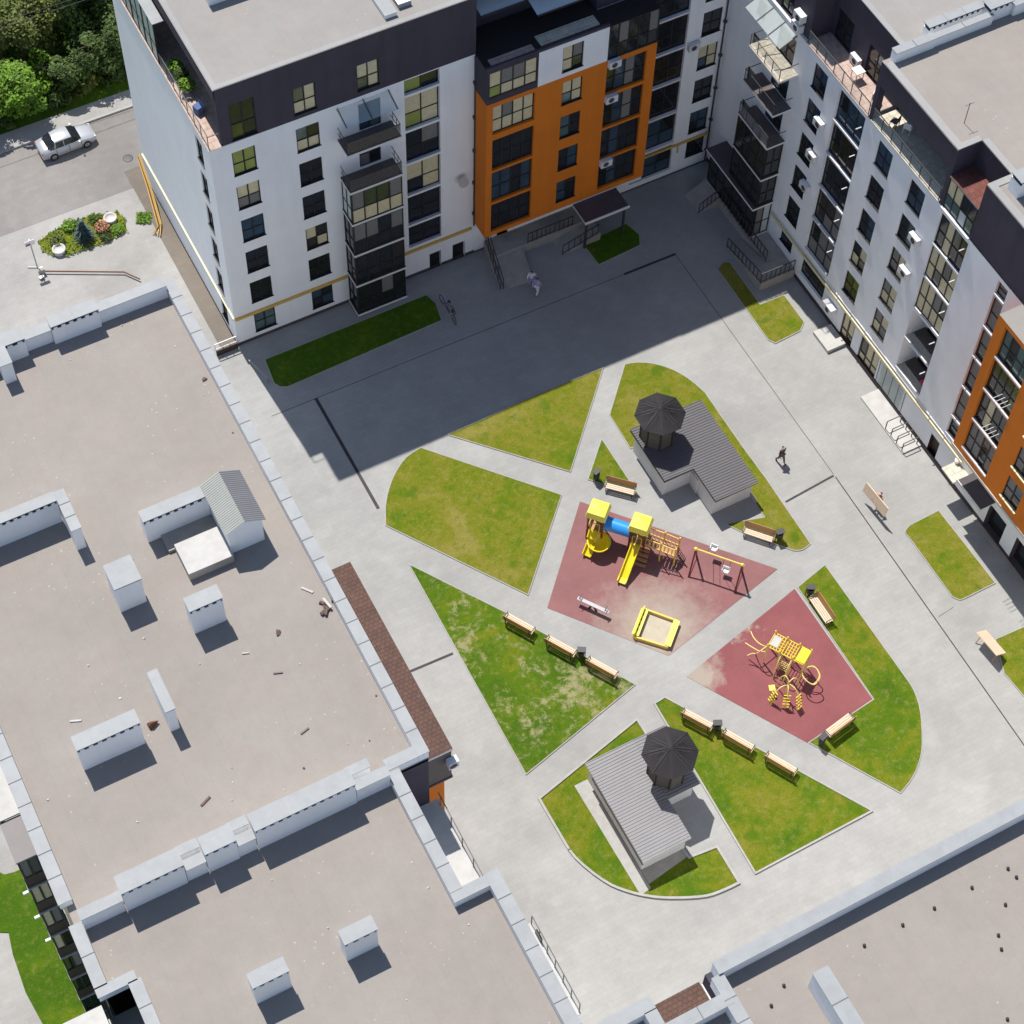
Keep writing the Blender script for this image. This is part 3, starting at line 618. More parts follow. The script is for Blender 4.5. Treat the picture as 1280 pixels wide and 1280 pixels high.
def ac(parent, face, t, z, out=.34, w=.8):
    s = MB(); face.bx(s, t, t + w, -out, -.04, z, z + .56, 'white_trim'); face.bx(s, t + .1, t + w - .1, -.04, 0, z + .05, z + .12, 'rail')
    c = face.pt(t + w * .42, -out - .012, z + .28)
    ring = []
    for k in range(16):
        a = 2 * math.pi * k / 16; ring.append(face.pt(t + w * .42 + .2 * math.cos(a), -out - .012, z + .28 + .2 * math.sin(a)))
    s.face(ring if face.a == 'S' else ring[::-1], 'plinth')
    s.build('air_conditioner', parent)
ac(B, FO, 46.6, 15.0); ac(B, FO, 46.58, 11.95); ac(B, FO, 46.6, 6.0); ac(B, FS, 53.35, 11.9)
# entrance ramp, landing, rails and canopy
s = MB(); s.raw([(39.25, 73.9, .85), (41.5, 73.4, .85), (40.9, 70.2, .02), (38.6, 70.4, .02), (39.25, 73.9, -.02), (41.5, 73.4, -.02), (40.9, 70.2, -.02), (38.6, 70.4, -.02)], [(3, 2, 1, 0), (3, 7, 6, 2), (2, 6, 5, 1), (0, 4, 7, 3)], 'concrete')
s.box(39.3, 46.6, 72.5, 73.95, -.02, .85, 'concrete'); s.build('entrance_ramp', B)
s = MB(); s.raw([(43.6, 71.2, .0), (46.4, 71.2, .8), (46.4, 72.5, .8), (43.6, 72.5, .0), (46.4, 71.2, 0), (46.4, 72.5, 0)], [(0, 1, 2, 3), (0, 4, 1), (1, 4, 5, 2)], 'concrete'); s.build('entrance_ramp', B)
def railing(parent, p, q, h=.95, n=8, name='handrail', m='rail', mid=True):
    p = Vector(p); q = Vector(q); s = MB(); up = Vector((0, 0, h))
    for k in range(n + 1):
        a = p.lerp(q, k / n); s.bar(a, a + up, .045, .045, m)
    s.bar(p + up, q + up, .06, .05, m)
    if mid: s.bar(p + up * .15, q + up * .15, .04, .04, m); 
    return s.build(name, parent)
railing(B, (41.7, 72.5, .85), (45.0, 72.5, .85), n=10); railing(B, (43.6, 71.2, .02), (46.2, 71.2, .75), n=6); railing(B, (38.65, 70.45, .05), (39.3, 73.8, .85), n=6); railing(B, (38.85, 70.45, .05), (39.5, 73.8, .85), n=3)
s = MB(); s.box(44.9, 48.1, 70.8, 73.9, 2.85, 3.0, 'white_trim', 'panel_dark'); s.box(44.86, 48.14, 70.74, 70.8, 2.83, 3.04, 'white_trim')
for x in (45.1, 47.9): s.box(x, x + .12, 71.0, 71.12, 0, 2.85, 'rail')
s.build('entrance_canopy', B)

# =================================================================== BUILDING R (right wing)
Rb = thing('apartment_building', 'right hand white wing with terraces and an orange bay cut by the photo edge', 'apartment building', (62, 50, 0))
UR = 56.15; FR = Face('W', UR)
k5 = [15.95, 12.98, 9.98, 7.0, 4.06]
w1 = [(63.64, 64.98, z, z + 2.0) for z in k5] + [(63.66, 65.0, 1.6, 2.95)]
w2 = [(56.9, 58.27, z, z + 2.0) for z in k5]
w3 = [(53.68, 55.05, z, z + 2.0) for z in k5]
def rows(l, top, gap=.16): return [(l[i] + gap * .3, (l + [top])[i + 1] - gap * .7) for i in range(len(l))]
l1 = [(59.78, 62.45, a, b, .3) for a, b in rows([3.5, 6.6, 9.6, 12.6, 15.5], 18.3)] + [(59.8, 62.5, .95, 3.2, .3)]
l2 = [(49.62, 52.14, a, b, .3) for a, b in rows([9.55, 12.55, 15.4], 18.25)]
l2o = [(49.62, 52.14, a, b, 1.5, ('white', 'deck', 'white')) for a, b in rows([3.5, 6.55], 9.5)]
st = [(45.95, 46.8, a, b, .3) for a, b in rows([5.25, 8.27, 11.25, 14.1, 17.0], 18.3)] + [(45.95, 46.8, 3.5, 5.1, .3)]
gf = [(56.3, 57.6, .35, 2.6), (53.6, 55.55, .35, 2.55), (50.9, 53.2, .1, 2.6, 1.2, ('white', 'concrete', 'beige')), (46.9, 47.75, .05, 2.0, .25, ('frame_brown', 'frame_brown', 'frame_brown')), (40.2, 41.8, .1, 2.5, .4, ('plinth', 'plinth', 'glass')), (36.6, 39.2, .1, 2.6, .4, ('plinth', 'plinth', 'glass'))]
bd = [(67.0, 68.8, z, z + 2.2) for z in (15.55, 12.6, 9.65)]
bw = [(70.3, 71.2, z + .9, z + 2.2) for z in (15.55, 12.6, 9.65, 6.65)]
mb = MB()
allr = w1 + w2 + w3 + l1 + l2 + l2o + st + gf + bd + bw
FR.wall(mb, 20.0, VS, 0, 18.5, lambda t, z: 'plinth' if z < .4 else 'white', allr, (.4,))
mb.build('wall', Rb)
for j, ws in enumerate((w1, w2, w3)):
    for i, o in enumerate(ws):
        kd = rk(.15)
        if j == 1: kd = [['glass_blue'], ['glass'], ['glass_blue', 'glass', 'glass_blue', 'glass'], ['curtain', 'glass', 'glass', 'curtain'], ['glass_green_reflect', 'glass', 'glass', 'glass']][i % 5]
        if j == 2: kd = [['glass_blue', 'glass', 'glass_blue', 'glass_blue'], ['glass_teal', 'glass', 'glass_teal', 'glass'], ['curtain', 'glass', 'curtain', 'glass'], ['curtain', 'curtain_grey', 'curtain', 'curtain'], ['curtain', 'curtain_grey', 'curtain_grey', 'curtain']][i % 5]
        FR.window(Rb, *o[:4], kind=kd)
for o in l1: FR.window(Rb, *o[:4], cols=3, split=.42, d=.2, kind=rk(.3, ()), name='loggia_glazing', sill=False)
for i, o in enumerate(l2): FR.window(Rb, *o[:4], cols=4, split=.45, d=.12, kind=[['glass', 'curtain_grey', 'curtain', 'curtain', 'curtain', 'curtain', 'curtain', 'curtain'], ['curtain', 'glass', 'curtain', 'curtain', 'curtain', 'curtain', 'glass', 'curtain'], ['glass', 'glass', 'curtain', 'glass']][i], name='loggia_glazing', sill=False)
for o in l2o:
    Face('W', UR + 1.5).window(Rb, 51.0, 51.9, o[2] + .02, o[2] + 2.1, cols=1, split=None, d=-.06, kind='black', name='balcony_door', sill=False)
    s = MB(); s.box(UR + .05, UR + .07, 49.66, 52.1, o[2] + .02, o[2] + .95, 'clear_glass'); s.build('balcony_glass', Rb)
for o in st: FR.window(Rb, *o[:4], cols=1, split=.45, d=.2, kind=rk(.7, ()), name='stair_glazing', sill=False)
for o in l1[:5] + l2 + l2o + st:
    s = MB(); FR.bx(s, o[0] + .01, o[1] - .01, -.04, .08, o[2] - .08, o[2] + .05, 'white_trim'); s.build('slab_edge', Rb)
FR.window(Rb, *gf[0], cols=2, split=.3, kind=['curtain', 'curtain', 'glass', 'curtain'], fm='frame_brown', bar=.12, name='shop_window'); FR.window(Rb, *gf[1], cols=3, split=.3, kind=['curtain', 'curtain', 'glass', 'curtain', 'curtain', 'curtain'], fm='frame_brown', bar=.1, name='shop_window')
for o in bd: FR.window(Rb, *o, kind=rk(.2), name='balcony_door', sill=False)
for o in bw: FR.window(Rb, *o, cols=1, split=None, kind='glass_warm')
s = MB(); FR.bx(s, 44.8, 66.2, -.14, -.02, 2.76, 2.95, 'pipe_cream'); FR.bx(s, 44.8, 66.2, -.06, -.0, 3.08, 3.2, 'white_trim'); s.build('gas_pipe', Rb)
s = MB(); s.box(UR - .06, UR - .002, 44.6, 56, 0, .38, 'plinth'); s.build('plinth', Rb)
# balconies: four open, two enclosed below
for i, z in enumerate((15.55, 12.58, 9.62, 6.62)):
    y1 = 69.72
    s = MB(); s.box(54.8, UR - .001, 66.3, y1, z - .12, z + .04, 'white_trim', 'cream_tile' if i == 0 else 'deck'); s.build('balcony_slab', Rb)
    if i == 3: continue
    r = MB()
    r.box(54.83, 54.86, 66.34, y1 - .04, z + .95, z + 1.0, 'rail')
    for k in range(5):
        y = 66.36 + (y1 - 66.45) * k / 4; r.box(54.83, 54.87, y, y + .04, z + .04, z + .95, 'rail')
    for y in (66.34, y1 - .07): r.box(54.87, 56.1, y, y + .03, z + .95, z + 1.0, 'rail')
    if i in (0, 2): r.box(54.845, 54.85, 66.36, y1 - .06, z + .1, z + .93, 'clear_glass')
    r.build('balcony_railing', Rb)
s = MB(); s.raw([(55.0, 67.0, 17.6), (56.1, 67.0, 18.2), (56.1, 71.0, 18.2), (55.0, 71.0, 17.6)], [(0, 3, 2, 1)], 'awning_glass')
for y in (67.0, 68.3, 69.6, 70.95): s.bar((55.0, y, 17.63), (56.12, y, 18.23), .05, .05, 'rail')
s.build('glass_awning', Rb)
FRB = Face('W', 54.85)
for z0, z1, y0, y1 in ((6.68, 9.48, 66.4, 69.68), (3.96, 6.48, 66.4, 69.68), (.9, 3.7, 66.4, 71.9)):
    FRB.window(Rb, y0, y1, z0, z1, cols=4 if y1 < 70 else 6, split=.45, d=.02, kind=rk(.3, ()), name='bay_glazing', sill=False)
    Face('S', y0).window(Rb, 54.98, 56.13, z0, z1, cols=2, split=.45, d=.02, kind=['curtain_grey', 'frost_glass'] if z0 < 2 else ['glass'], name='bay_side_glazing', sill=False)
s = MB(); s.box(54.6, UR - .001, 66.3, 72.1, 3.72, 3.9, 'white_trim', 'panel_dark'); s.box(54.8, UR - .001, 66.3, 72.0, .75, .9, 'white_trim'); s.build('bay_roof', Rb)
# orange bay
OU = 54.65; FRO = Face('W', OU)
ool = [(41.73, 44.08, a, b, .3) for a, b in rows([6.6, 9.52, 12.5, 15.46], 18.3, .2)]
oow = [(38.92, 40.28, z, z + 1.98) for z in (6.95, 9.9, 12.9, 15.9)] + [(35.2, 36.6, z, z + 1.98) for z in (6.95, 9.9, 12.9, 15.9)]
mb = MB()
FRO.wall(mb, 30, 44.74, 6.1, 18.5, lambda t, z: 'orange', ool + oow)
mb.face([(OU, 44.74, 6.1), (UR, 44.74, 6.1), (UR, 44.74, 18.5), (OU, 44.74, 18.5)][::-1], 'orange')
mb.face([(OU, 30, 6.1), (OU, 44.74, 6.1), (UR, 44.74, 6.1), (UR, 30, 6.1)], 'white')
mb.face([(OU, 30, 18.5), (UR, 30, 18.5), (UR, 44.74, 18.5), (OU, 44.74, 18.5)], 'membrane_pale')
mb.build('orange_bay', Rb)
for i, o in enumerate(ool): FRO.window(Rb, *o[:4], cols=4, split=.45, d=.2, kind=[['curtain_grey', 'glass', 'curtain_grey', 'curtain_grey'], ['glass', 'glass', 'curtain', 'glass'], ['glass_green_reflect', 'glass', 'glass', 'glass_warm'], ['glass_teal', 'glass_teal', 'glass', 'glass_teal']][i], name='loggia_glazing', sill=False)
for o in ool: s = MB(); FRO.bx(s, o[0] + .01, o[1] - .01, -.03, .1, o[2] - .09, o[2] + .04, 'white_trim'); s.build('slab_edge', Rb)
for o in oow:
    FRO.window(Rb, *o, kind=['glass_blue', 'curtain_grey', 'glass', 'curtain_grey'])
    s = MB(); FRO.bx(s, o[0] - .06, o[1] + .06, -.14, 0, o[2] - .09, o[2] - .03, 'pipe_cream'); s.build('window_sill', Rb)
s = MB(); s.box(OU - .05, UR - .001, 30, 44.8, 5.9, 6.09, 'beige'); s.build('bay_ledge', Rb)
# top storeys
FD = Face('W', UR + .05)
mb = MB()
Face('W', 57.8).wall(mb, 59.62, 66.1, 18.5, ROOF - .1, lambda t, z: 'dark_wall', [(61, 62.6, 18.6, 20.9), (64.2, 65.8, 18.6, 20.9)])
Face('W', UR + .12).wall(mb, 66.1, VS + 15, 18.5, ROOF - .1, lambda t, z: 'dark_wall', [(68.0, 69.2, 18.7, 20.7), (71.5, 72.7, 18.7, 20.7)])
mb.face([(UR + .12, 66.1, 18.5), (57.8, 66.1, 18.5), (57.8, 66.1, ROOF - .1), (UR + .12, 66.1, ROOF - .1)], 'dark_wall')
Face('W', 58.4).wall(mb, 52.4, 59.3, 18.5, ROOF - .1, lambda t, z: 'dark_wall', [(54, 55.6, 18.6, 20.9), (56.6, 58.6, 18.6, 20.9)])
mb.box(UR + .05, 56.65, 59.3, 59.62, 18.5, ROOF - .1, 'dark_wall'); mb.box(56.65, 57.8, 59.3, 59.62, 21.3, ROOF - .1, 'dark_wall'); mb.box(57.8, 58.4, 59.3, 59.62, 18.5, ROOF - .1, 'dark_wall'); mb.box(UR + .05, 58.4, 52.32, 52.6, 18.5, ROOF - .1, 'dark_wall')
FD.quad(mb, 52.6, 59.3, 21.3, ROOF - .1, 0, 'dark_wall'); mb.face([(UR + .05, 52.6, 21.3), (UR + .05, 59.3, 21.3), (58.4, 59.3, 21.3), (58.4, 52.6, 21.3)], 'dark_wall')
FD.quad(mb, 20, 49.72, 18.5, ROOF - .1, 0, 'dark_wall')
Face('W', 57.77).quad(mb, 49.72, 52.32, 20.95, ROOF - .1, 0, 'dark_wall'); mb.face([(UR + .05, 49.72, 18.5), (57.77, 49.72, 18.5), (57.77, 49.72, ROOF - .1), (UR + .05, 49.72, ROOF - .1)][::-1], 'dark_wall'); mb.face([(UR + .05, 52.318, 18.5), (58.4, 52.318, 18.5), (58.4, 52.318, ROOF - .1), (UR + .05, 52.318, ROOF - .1)], 'dark_wall')
mb.build('top_floor_wall', Rb)
for a, b in ((61, 62.6), (64.2, 65.8)): Face('W', 57.8).window(Rb, a, b, 18.6, 20.9, kind='glass', sill=False)
for a, b in ((68.0, 69.2), (71.5, 72.7)): Face('W', UR + .12).window(Rb, a, b, 18.7, 20.7, kind=['glass', 'glass_green_reflect'], sill=False)
for a, b in ((54, 55.6), (56.6, 58.6)): Face('W', 58.4).window(Rb, a, b, 18.6, 20.9, kind='glass', sill=False)
FD.window(Rb, 49.75, 52.3, 18.52, 20.93, cols=4, split=.45, d=.03, kind=['glass', 'glass', 'curtain', 'curtain', 'glass_teal', 'frost_glass', 'glass_teal', 'glass_teal'], name='loggia_glazing', sill=False)
s = MB(); s.box(UR - .06, 57.8, 59.62, 66.1, 18.5, 18.6, 'white_trim', 'terrace_tile'); s.box(UR - .06, UR + .12, 66.11, VS, 18.5, 18.6, 'white_trim'); s.box(UR - .06, 58.4, 52.6, 59.3, 18.5, 18.598, 'white_trim', 'cream_tile'); s.box(UR + .02, 57.77, 49.73, 52.31, 20.93, 21.0, 'white_trim', 'red_tile'); s.box(UR - .1, UR + .1, 49.7, 52.3, 18.42, 18.52, 'white_trim'); s.build('terrace_floor', Rb)
s = MB()
for y0, y1, n in ((59.65, 66.0, 7), (52.65, 59.25, 7)):
    for k in range(n + 1): y = y0 + (y1 - y0) * k / n; s.box(UR - .02, UR + .02, y - .02, y + .02, 18.6, 19.55, 'rail')
    s.box(UR - .022, UR + .022, y0, y1, 19.55, 19.6, 'rail'); s.box(UR - .004, UR + .004, y0 + .03, y1 - .03, 18.7, 19.5, 'clear_glass')
s.box(UR - .05, UR, 49.75, 52.3, 20.95, 21.0, 'rail'); s.build('terrace_railing', Rb)
s = MB()
s.prism([(UR + .08, VS + 15), (UR + .08, 66.05), (57.75, 66.05), (57.75, 59.62), (75, 59.62), (75, VS + 15)], ROOF - .1, ROOF, 'membrane_pale', 'dark_wall')
s.prism([(56.18, 59.62), (56.18, 52.32), (57.75, 52.32), (57.75, 49.7), (56.18, 49.7), (56.18, 20), (75, 20), (75, 59.62)], ROOF - .101, ROOF - .001, 'membrane', 'dark_wall'); s.build('roof', Rb)
s = MB()
s.box(57.76, 58.1, 59.9, 66.0, ROOF, ROOF + .03, 'flashing'); s.box(56.2, 56.65, 52.35, 59.3, ROOF, ROOF + .06, 'flashing'); s.box(56.2, 57.75, 52.34, 52.7, ROOF, ROOF + .058, 'flashing'); s.box(57.76, 58.15, 49.4, 52.34, ROOF, ROOF + .056, 'flashing'); s.box(56.2, 57.76, 49.3, 49.7, ROOF, ROOF + .054, 'flashing'); s.box(56.2, 56.65, 20, 49.3, ROOF, ROOF + .06, 'flashing'); s.build('roof_edge_flashing', Rb)
def stackwall(parent, x0, x1, y0, y1, z0, h, name='chimney', teeth=True, over=.03, capm='cap', wall='white', th=.05):
    """rendered stack: body, dark vent slot with little blocks, sheet metal lid"""
    s = MB(); s.box(x0, x1, y0, y1, z0, z0 + h - (.3 if teeth else .13), wall)
    s.box(x0 + .04, x1 - .04, y0 + .04, y1 - .04, z0 + h - (.3 if teeth else .13), z0 + h - .05, 'black')
    if teeth:
        n = max(2, int((x1 - x0) / .36)); w = (x1 - x0) / n * .5
        for k in range(n):
            x = x0 + (x1 - x0) * (k + .5) / n
            s.box(x - w / 2, x + w / 2, y0 + .005, y0 + .05, z0 + h - .3, z0 + h - .16, wall)
            s.box(x - w / 2, x + w / 2, y1 - .05, y1 - .005, z0 + h - .3, z0 + h - .16, wall)
    b = s.build(name, parent)
    c = MB(); c.box(x0 - over, x1 + over, y0 - over, y1 + over, z0 + h - .05, z0 + h - .05 + th, capm)
    n = max(1, int((x1 - x0) / 1.2))
    for k in range(1, n): x = x0 + (x1 - x0) * k / n; c.box(x - .012, x + .012, y0 - over, y1 + over, z0 + h + th - .05, z0 + h + th - .03, capm)
    c.build('lid', b if parent is not None else b)
    return b
def capwall(parent, x0, x1, y0, y1, z0, h, name='parapet', along='x', pitch=1.2, wall='white', over=.03):
    """low rendered wall with a jointed sheet metal coping"""
    s = MB(); s.box(x0, x1, y0, y1, z0, z0 + h, wall); b = s.build(name, parent)
    c = MB(); c.box(x0 - over, x1 + over, y0 - over, y1 + over, z0 + h, z0 + h + .04, 'cap')
    L = (x1 - x0) if along == 'x' else (y1 - y0); n = max(1, round(L / pitch))
    for k in range(1, n):
        if along == 'x': x = x0 + L * k / n; c.box(x - .018, x + .018, y0 - over - .003, y1 + over + .003, z0 + h + .03, z0 + h + .055, 'seam')
        else: y = y0 + L * k / n; c.box(x0 - over - .003, x1 + over + .003, y - .018, y + .018, z0 + h + .03, z0 + h + .055, 'seam')
    c.build('coping', b)
    return b
# wall across the right roof with its stacks
capwall(Rb, 56.7, 59.3, 59.15, 59.6, ROOF, .75); stackwall(Rb, 59.35, 63.0, 59.9, 60.4, ROOF, .9); capwall(Rb, 59.31, 63.2, 59.2, 59.55, ROOF, .7, pitch=2); stackwall(Rb, 63.05, 64.6, 59.4, 60.1, ROOF, 1.1); capwall(Rb, 64.65, 75, 59.2, 59.6, ROOF, .8)
stackwall(Rb, 57.0, 58.8, 48.2, 49.0, ROOF, 1.3)
s = MB(); s.bar((57.6, 53.8, ROOF), (57.6, 53.8, ROOF + 1.6), .03, .03, 'rail'); s.bar((57.3, 53.8, ROOF + 1.5), (57.9, 53.8, ROOF + 1.5), .02, .02, 'rail'); s.build('antenna', Rb)
for t, z in ((63.0, 14.0), (63.05, 11.05), (63.05, 8.2), (53.0, 14.2), (53.05, 11.1)): ac(Rb, FR, t, z)
ac(Rb, FR, 58.2, 1.5, .5, 1.0); ac(Rb, Face('W', UR + .12), 66.6, 19.6, .45); ac(Rb, Face('W', UR + .12), 66.65, 18.75, .45); ac(Rb, Face('W', 57.8), 62.9, 18.7)
for y, z in [(59.95, q) for q in (14.9, 12.0, 9.0, 6.0, 17.3)] + [(49.75, q) for q in (17.6, 14.8, 11.9, 8.9, 5.9)]:
    s = MB(); s.tube([(UR, y, z), (UR - .4, y, z + .02)], .04, 'white_trim', 6); s.build('vent_pipe', Rb)
# laundry racks on the orange loggias
for z in (13.8, 10.9):
    s = MB()
    for k in range(4): s.tube([(OU - .05, 41.9 + .25 * k, z), (OU - .75, 41.9 + .25 * k, z + .05)], .02, 'white_trim', 5)
    s.build('drying_rack', Rb)
# ground floor: steps, ramp, glass porch, canopy
s = MB(); s.box(54.75, UR - .07, 56.7, 58.4, 0, .28, 'concrete_pale'); s.build('entrance_step', Rb); s = MB(); s.box(54.75, UR - .07, 48.2, 52.9, 0, .12, 'concrete_pale'); s.build('entrance_step', Rb)
s = MB()
for k in range(5):
    y = 53.4 - k * .68; s.bar((UR, y, 2.72), (UR, y, .15), .04, .04, 'rail')
s.box(UR - .01, UR + .005, 50.7, 53.4, .2, 2.72, 'awning_glass'); s.build('glass_porch', Rb)
s = MB()
for y in (50.2, 49.6, 49.0, 48.4):
    for x in (54.8, 55.9): s.bar((x, y, .0), (x, y, .9), .05, .05, 'rail')
    s.bar((54.8, y, .9), (55.9, y, .9), .05, .04, 'rail')
s.build('handrail', Rb)
s = MB(); s.box(55.05, UR - .001, 41.5, 43.8, 2.95, 3.1, 'white_trim', 'panel_dark'); s.box(55.0, 55.05, 41.45, 43.85, 2.93, 3.14, 'white_trim'); s.box(55.0, UR, 44.0, 45.2, 2.4, 2.5, 'white_trim', 'cream_tile'); s.build('entrance_canopy', Rb)
s = MB()
s.box(54.8, 56.1, 64.2, 72.2, -.02, .849, 'concrete'); s.box(53.5, 56.1, 62.85, 64.19, -.02, .80, 'concrete'); s.raw([(53.5, 66.9, .02), (54.75, 66.9, .02), (54.75, 64.2, .8), (53.5, 64.2, .8), (53.5, 64.2, 0), (53.5, 66.9, 0)], [(0, 3, 2, 1), (0, 5, 4, 3)], 'concrete')
s.raw([(53.3, 70.2, .02), (54.8, 70.2, .8), (54.8, 72.0, .8), (53.3, 72.0, .02), (54.8, 70.2, 0)], [(0, 1, 2, 3), (0, 4, 1)], 'concrete'); s.build('entrance_ramp', Rb)
railing(Rb, (54.78, 70.2, .85), (54.78, 64.3, .85), n=16); railing(Rb, (53.5, 66.9, .05), (53.5, 62.9, .85), n=9); railing(Rb, (53.5, 62.88, .85), (56.0, 62.88, .85), n=7); railing(Rb, (53.3, 70.2, .02), (54.78, 70.2, .8), n=5)
s = MB(); s.box(55.9, UR - .002, 36, 42.4, 0, .06, 'concrete'); s.build('entrance_step', Rb)

# =================================================================== BUILDING L (left roof), L2 (lower left roof), R2 (bottom right roof)
ZR = 21.8
L = thing('apartment_building', 'left apartment block seen as a large flat grey roof with free standing chimneys', 'apartment building', (8, 50, 0))
s = MB(); s.face([(15.9, 34.4, 0), (15.9, 63.5, 0), (15.9, 63.5, ZR), (15.9, 34.4, ZR)], 'white'); s.face([(15.9, 63.5, 0), (-.5, 63.5, 0), (-.5, 63.5, ZR), (15.9, 63.5, ZR)], 'white'); s.face([(-.5, 63.5, 0), (-.5, 34.4, 0), (-.5, 34.4, ZR), (-.5, 63.5, ZR)], 'white'); s.face([(14.3, 34.4, 0), (15.9, 34.4, 0), (15.9, 34.4, ZR), (14.3, 34.4, ZR)], 'dark_wall'); s.build('wall', L)  # south return face is dark because its shadow is painted into the colour
s = MB(); s.box(-.5, 15.9, 34.4, 63.5, ZR - .2, ZR, 'white', 'membrane'); s.build('roof', L)
capwall(L, 15.45, 15.95, 34.45, 63.55, ZR, .62, along='y'); capwall(L, -.75, -.2, 35.3, 63.0, ZR, .5, along='y')
for x0, x1 in ((11.8, 15.42), (7.95, 9.3)): capwall(L, x0, x1, 63.0, 63.55, ZR, .95, pitch=3.6)
for x0, x1, y0, y1 in ((9.32, 11.78, 62.8, 63.5), (6.9, 7.92, 62.75, 63.5), (-.2, 6.3, 62.7, 63.5)): stackwall(L, x0, x1, y0, y1, ZR, 1.45)
capwall(L, 6.3, 6.88, 61.6, 63.4, ZR, 1.5)
capwall(L, 14.0, 15.44, 34.45, 34.95, ZR, .6)
# canopy over the east loggias
s = MB(); s.box(15.96, 17.25, 34.7, 45.4, 20.75, 20.9, 'white_trim', 'brown_tile'); s.build('loggia_roof', L)
s = MB(); s.box(15.96, 17.2, 34.75, 45.35, 18.0, 20.74, 'deck'); s.box(15.96, 17.25, 34.72, 45.38, 17.8, 18.0, 'dark_wall'); s.build('loggia', L)  # dark bottom slab carries the shadow band under the loggia as colour
s = MB(); s.box(15.96, 16.9, 34.9, 45.2, .0, 17.79, 'orange'); s.build('orange_bay', L)
ac(L, Face('S', 34.75), 16.9, 19.6, .4, .5)
# stacks: south faces measured on the roof level, tops 2.1 m higher
def fs(pa, pb, dy, h, m='white', name='chimney', group=None, teeth=True, parent=None):
    a = at(*pa, ZR); b = at(*pb, ZR); y = (a.y + b.y) / 2
    return stackwall(parent, a.x, b.x, y, y + dy, ZR, h, name, teeth)
fs((151, 765), (184, 752.5), 1.35, 2.15, parent=L, teeth=False); fs((243.5, 792.5), (283.5, 775.5), .72, 2.15, parent=L); fs((213.7, 915), (225, 910), 2.1, 2.0, parent=L, teeth=False); fs((105, 962.5), (182.5, 930), .68, 2.1, parent=L)
a = at(151 + 20, 765, ZR)
# L shaped stack at the left edge
s1 = stackwall(L, -.2, 6.0, 53.0, 53.5, ZR, 1.9); capwall(L, 6.05, 6.5, 51.2, 53.5, ZR, 1.75, along='y', pitch=.8)
# stair head with gabled corrugated roof, wall and hatch
q0 = at(290, 688.5, ZR); q1 = at(332.5, 677, ZR); x0, x1, y0, y1 = q0.x - .1, q1.x, (q0.y + q1.y) / 2, (q0.y + q1.y) / 2 + 2.75
s = MB(); s.box(x0, x1, y0, y1, ZR, ZR + 1.9, 'white'); s.raw([(x0, y0, ZR + 1.9), (x1, y0, ZR + 1.9), ((x0 + x1) / 2, y0, ZR + 2.4), (x0, y1, ZR + 1.9), (x1, y1, ZR + 1.9), ((x0 + x1) / 2, y1, ZR + 2.4)], [(0, 1, 2), (5, 4, 3)], 'white'); sh = s.build('stair_head', L)
s = MB(); n = 26; xm = (x0 + x1) / 2
for sgn in (-1, 1):
    xe = xm + sgn * (x1 - x0 + .3) / 2
    for k in range(n):
        ya = y0 - .15 + (y1 - y0 + .3) * k / n; yb = y0 - .15 + (y1 - y0 + .3) * (k + 1) / n; ym = (ya + yb) / 2
        for a_, b_, za, zb in ((ya, ym, 0, .045), (ym, yb, .045, 0)):
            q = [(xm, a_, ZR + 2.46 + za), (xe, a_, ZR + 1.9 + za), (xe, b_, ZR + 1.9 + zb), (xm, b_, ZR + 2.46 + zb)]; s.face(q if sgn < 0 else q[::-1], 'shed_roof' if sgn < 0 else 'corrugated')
s.build('stair_head_roof', L)
q0 = at(187.5, 682.5, ZR); q1 = at(266, 640, ZR); ys = (q0.y + q1.y) / 2; stackwall(L, q0.x, x0 - .02, ys, ys + .6, ZR, 1.9)
s = MB(); q0 = at(236, 718, ZR + .6); q1 = at(272.5, 657.5, ZR + .6); s.box(q0.x, x0 - .02, q0.y, q1.y, ZR, ZR + .6, 'concrete', 'concrete_pale'); s.build('roof_hatch', L)
s = MB(); s.box(q0.x - .3, x0 - .03, q1.y + .01, ys - .01, ZR, ZR + .2, 'concrete'); s.build('hatch_kerb', L)
# west balconies, one glazed box above the other
s = MB(); s.box(-1.95, -.77, 40.5, 43.4, 20.95, 21.07, 'concrete_pale'); s.build('balcony_roof', L)
s = MB(); s.box(-1.75, -.77, 38.45, 40.49, 20.82, 20.92, 'concrete', 'panel_dark'); s.build('balcony_roof', L)
for k in range(7):
    z1 = 20.80 - 2.98 * k; z0 = z1 - 2.86
    s = MB(); s.box(-1.74, -.77, 38.42, 43.2, z0 - .12, z0 - .001, 'cap'); s.build('balcony_slab', L)
    s = MB(); s.box(-1.72, -.78, 38.50, 38.56, z0, z0 + .95, 'frame_brown'); s.box(-1.72, -1.66, 38.57, 43.1, z0, z0 + .95, 'panel_dark'); s.build('balcony_front', L)
    Face('S', 38.5).window(L, -1.70, -.80, z0 + .96, z1 - .01, cols=2, split=None, d=.03, kind=[['curtain_grey', 'panel_dark'], ['curtain', 'curtain'], ['curtain', 'curtain_grey'], ['curtain', 'glass_warm'], ['glass', 'curtain_grey'], ['glass', 'glass'], ['glass', 'glass']][k], name='balcony_glazing', sill=False, bar=.09)
    Face('W', -1.70).window(L, 38.6, 43.1, z0 + .96, z1 - .01, cols=4, split=None, d=.03, kind='glass', name='balcony_glazing', sill=False)
    if k in (1, 2, 3): s = MB(); s.box(-2.0, -1.75, 38.5, 38.62, z1 - .45, z1 - .3, 'white_trim'); s.build('flag_bracket', L)

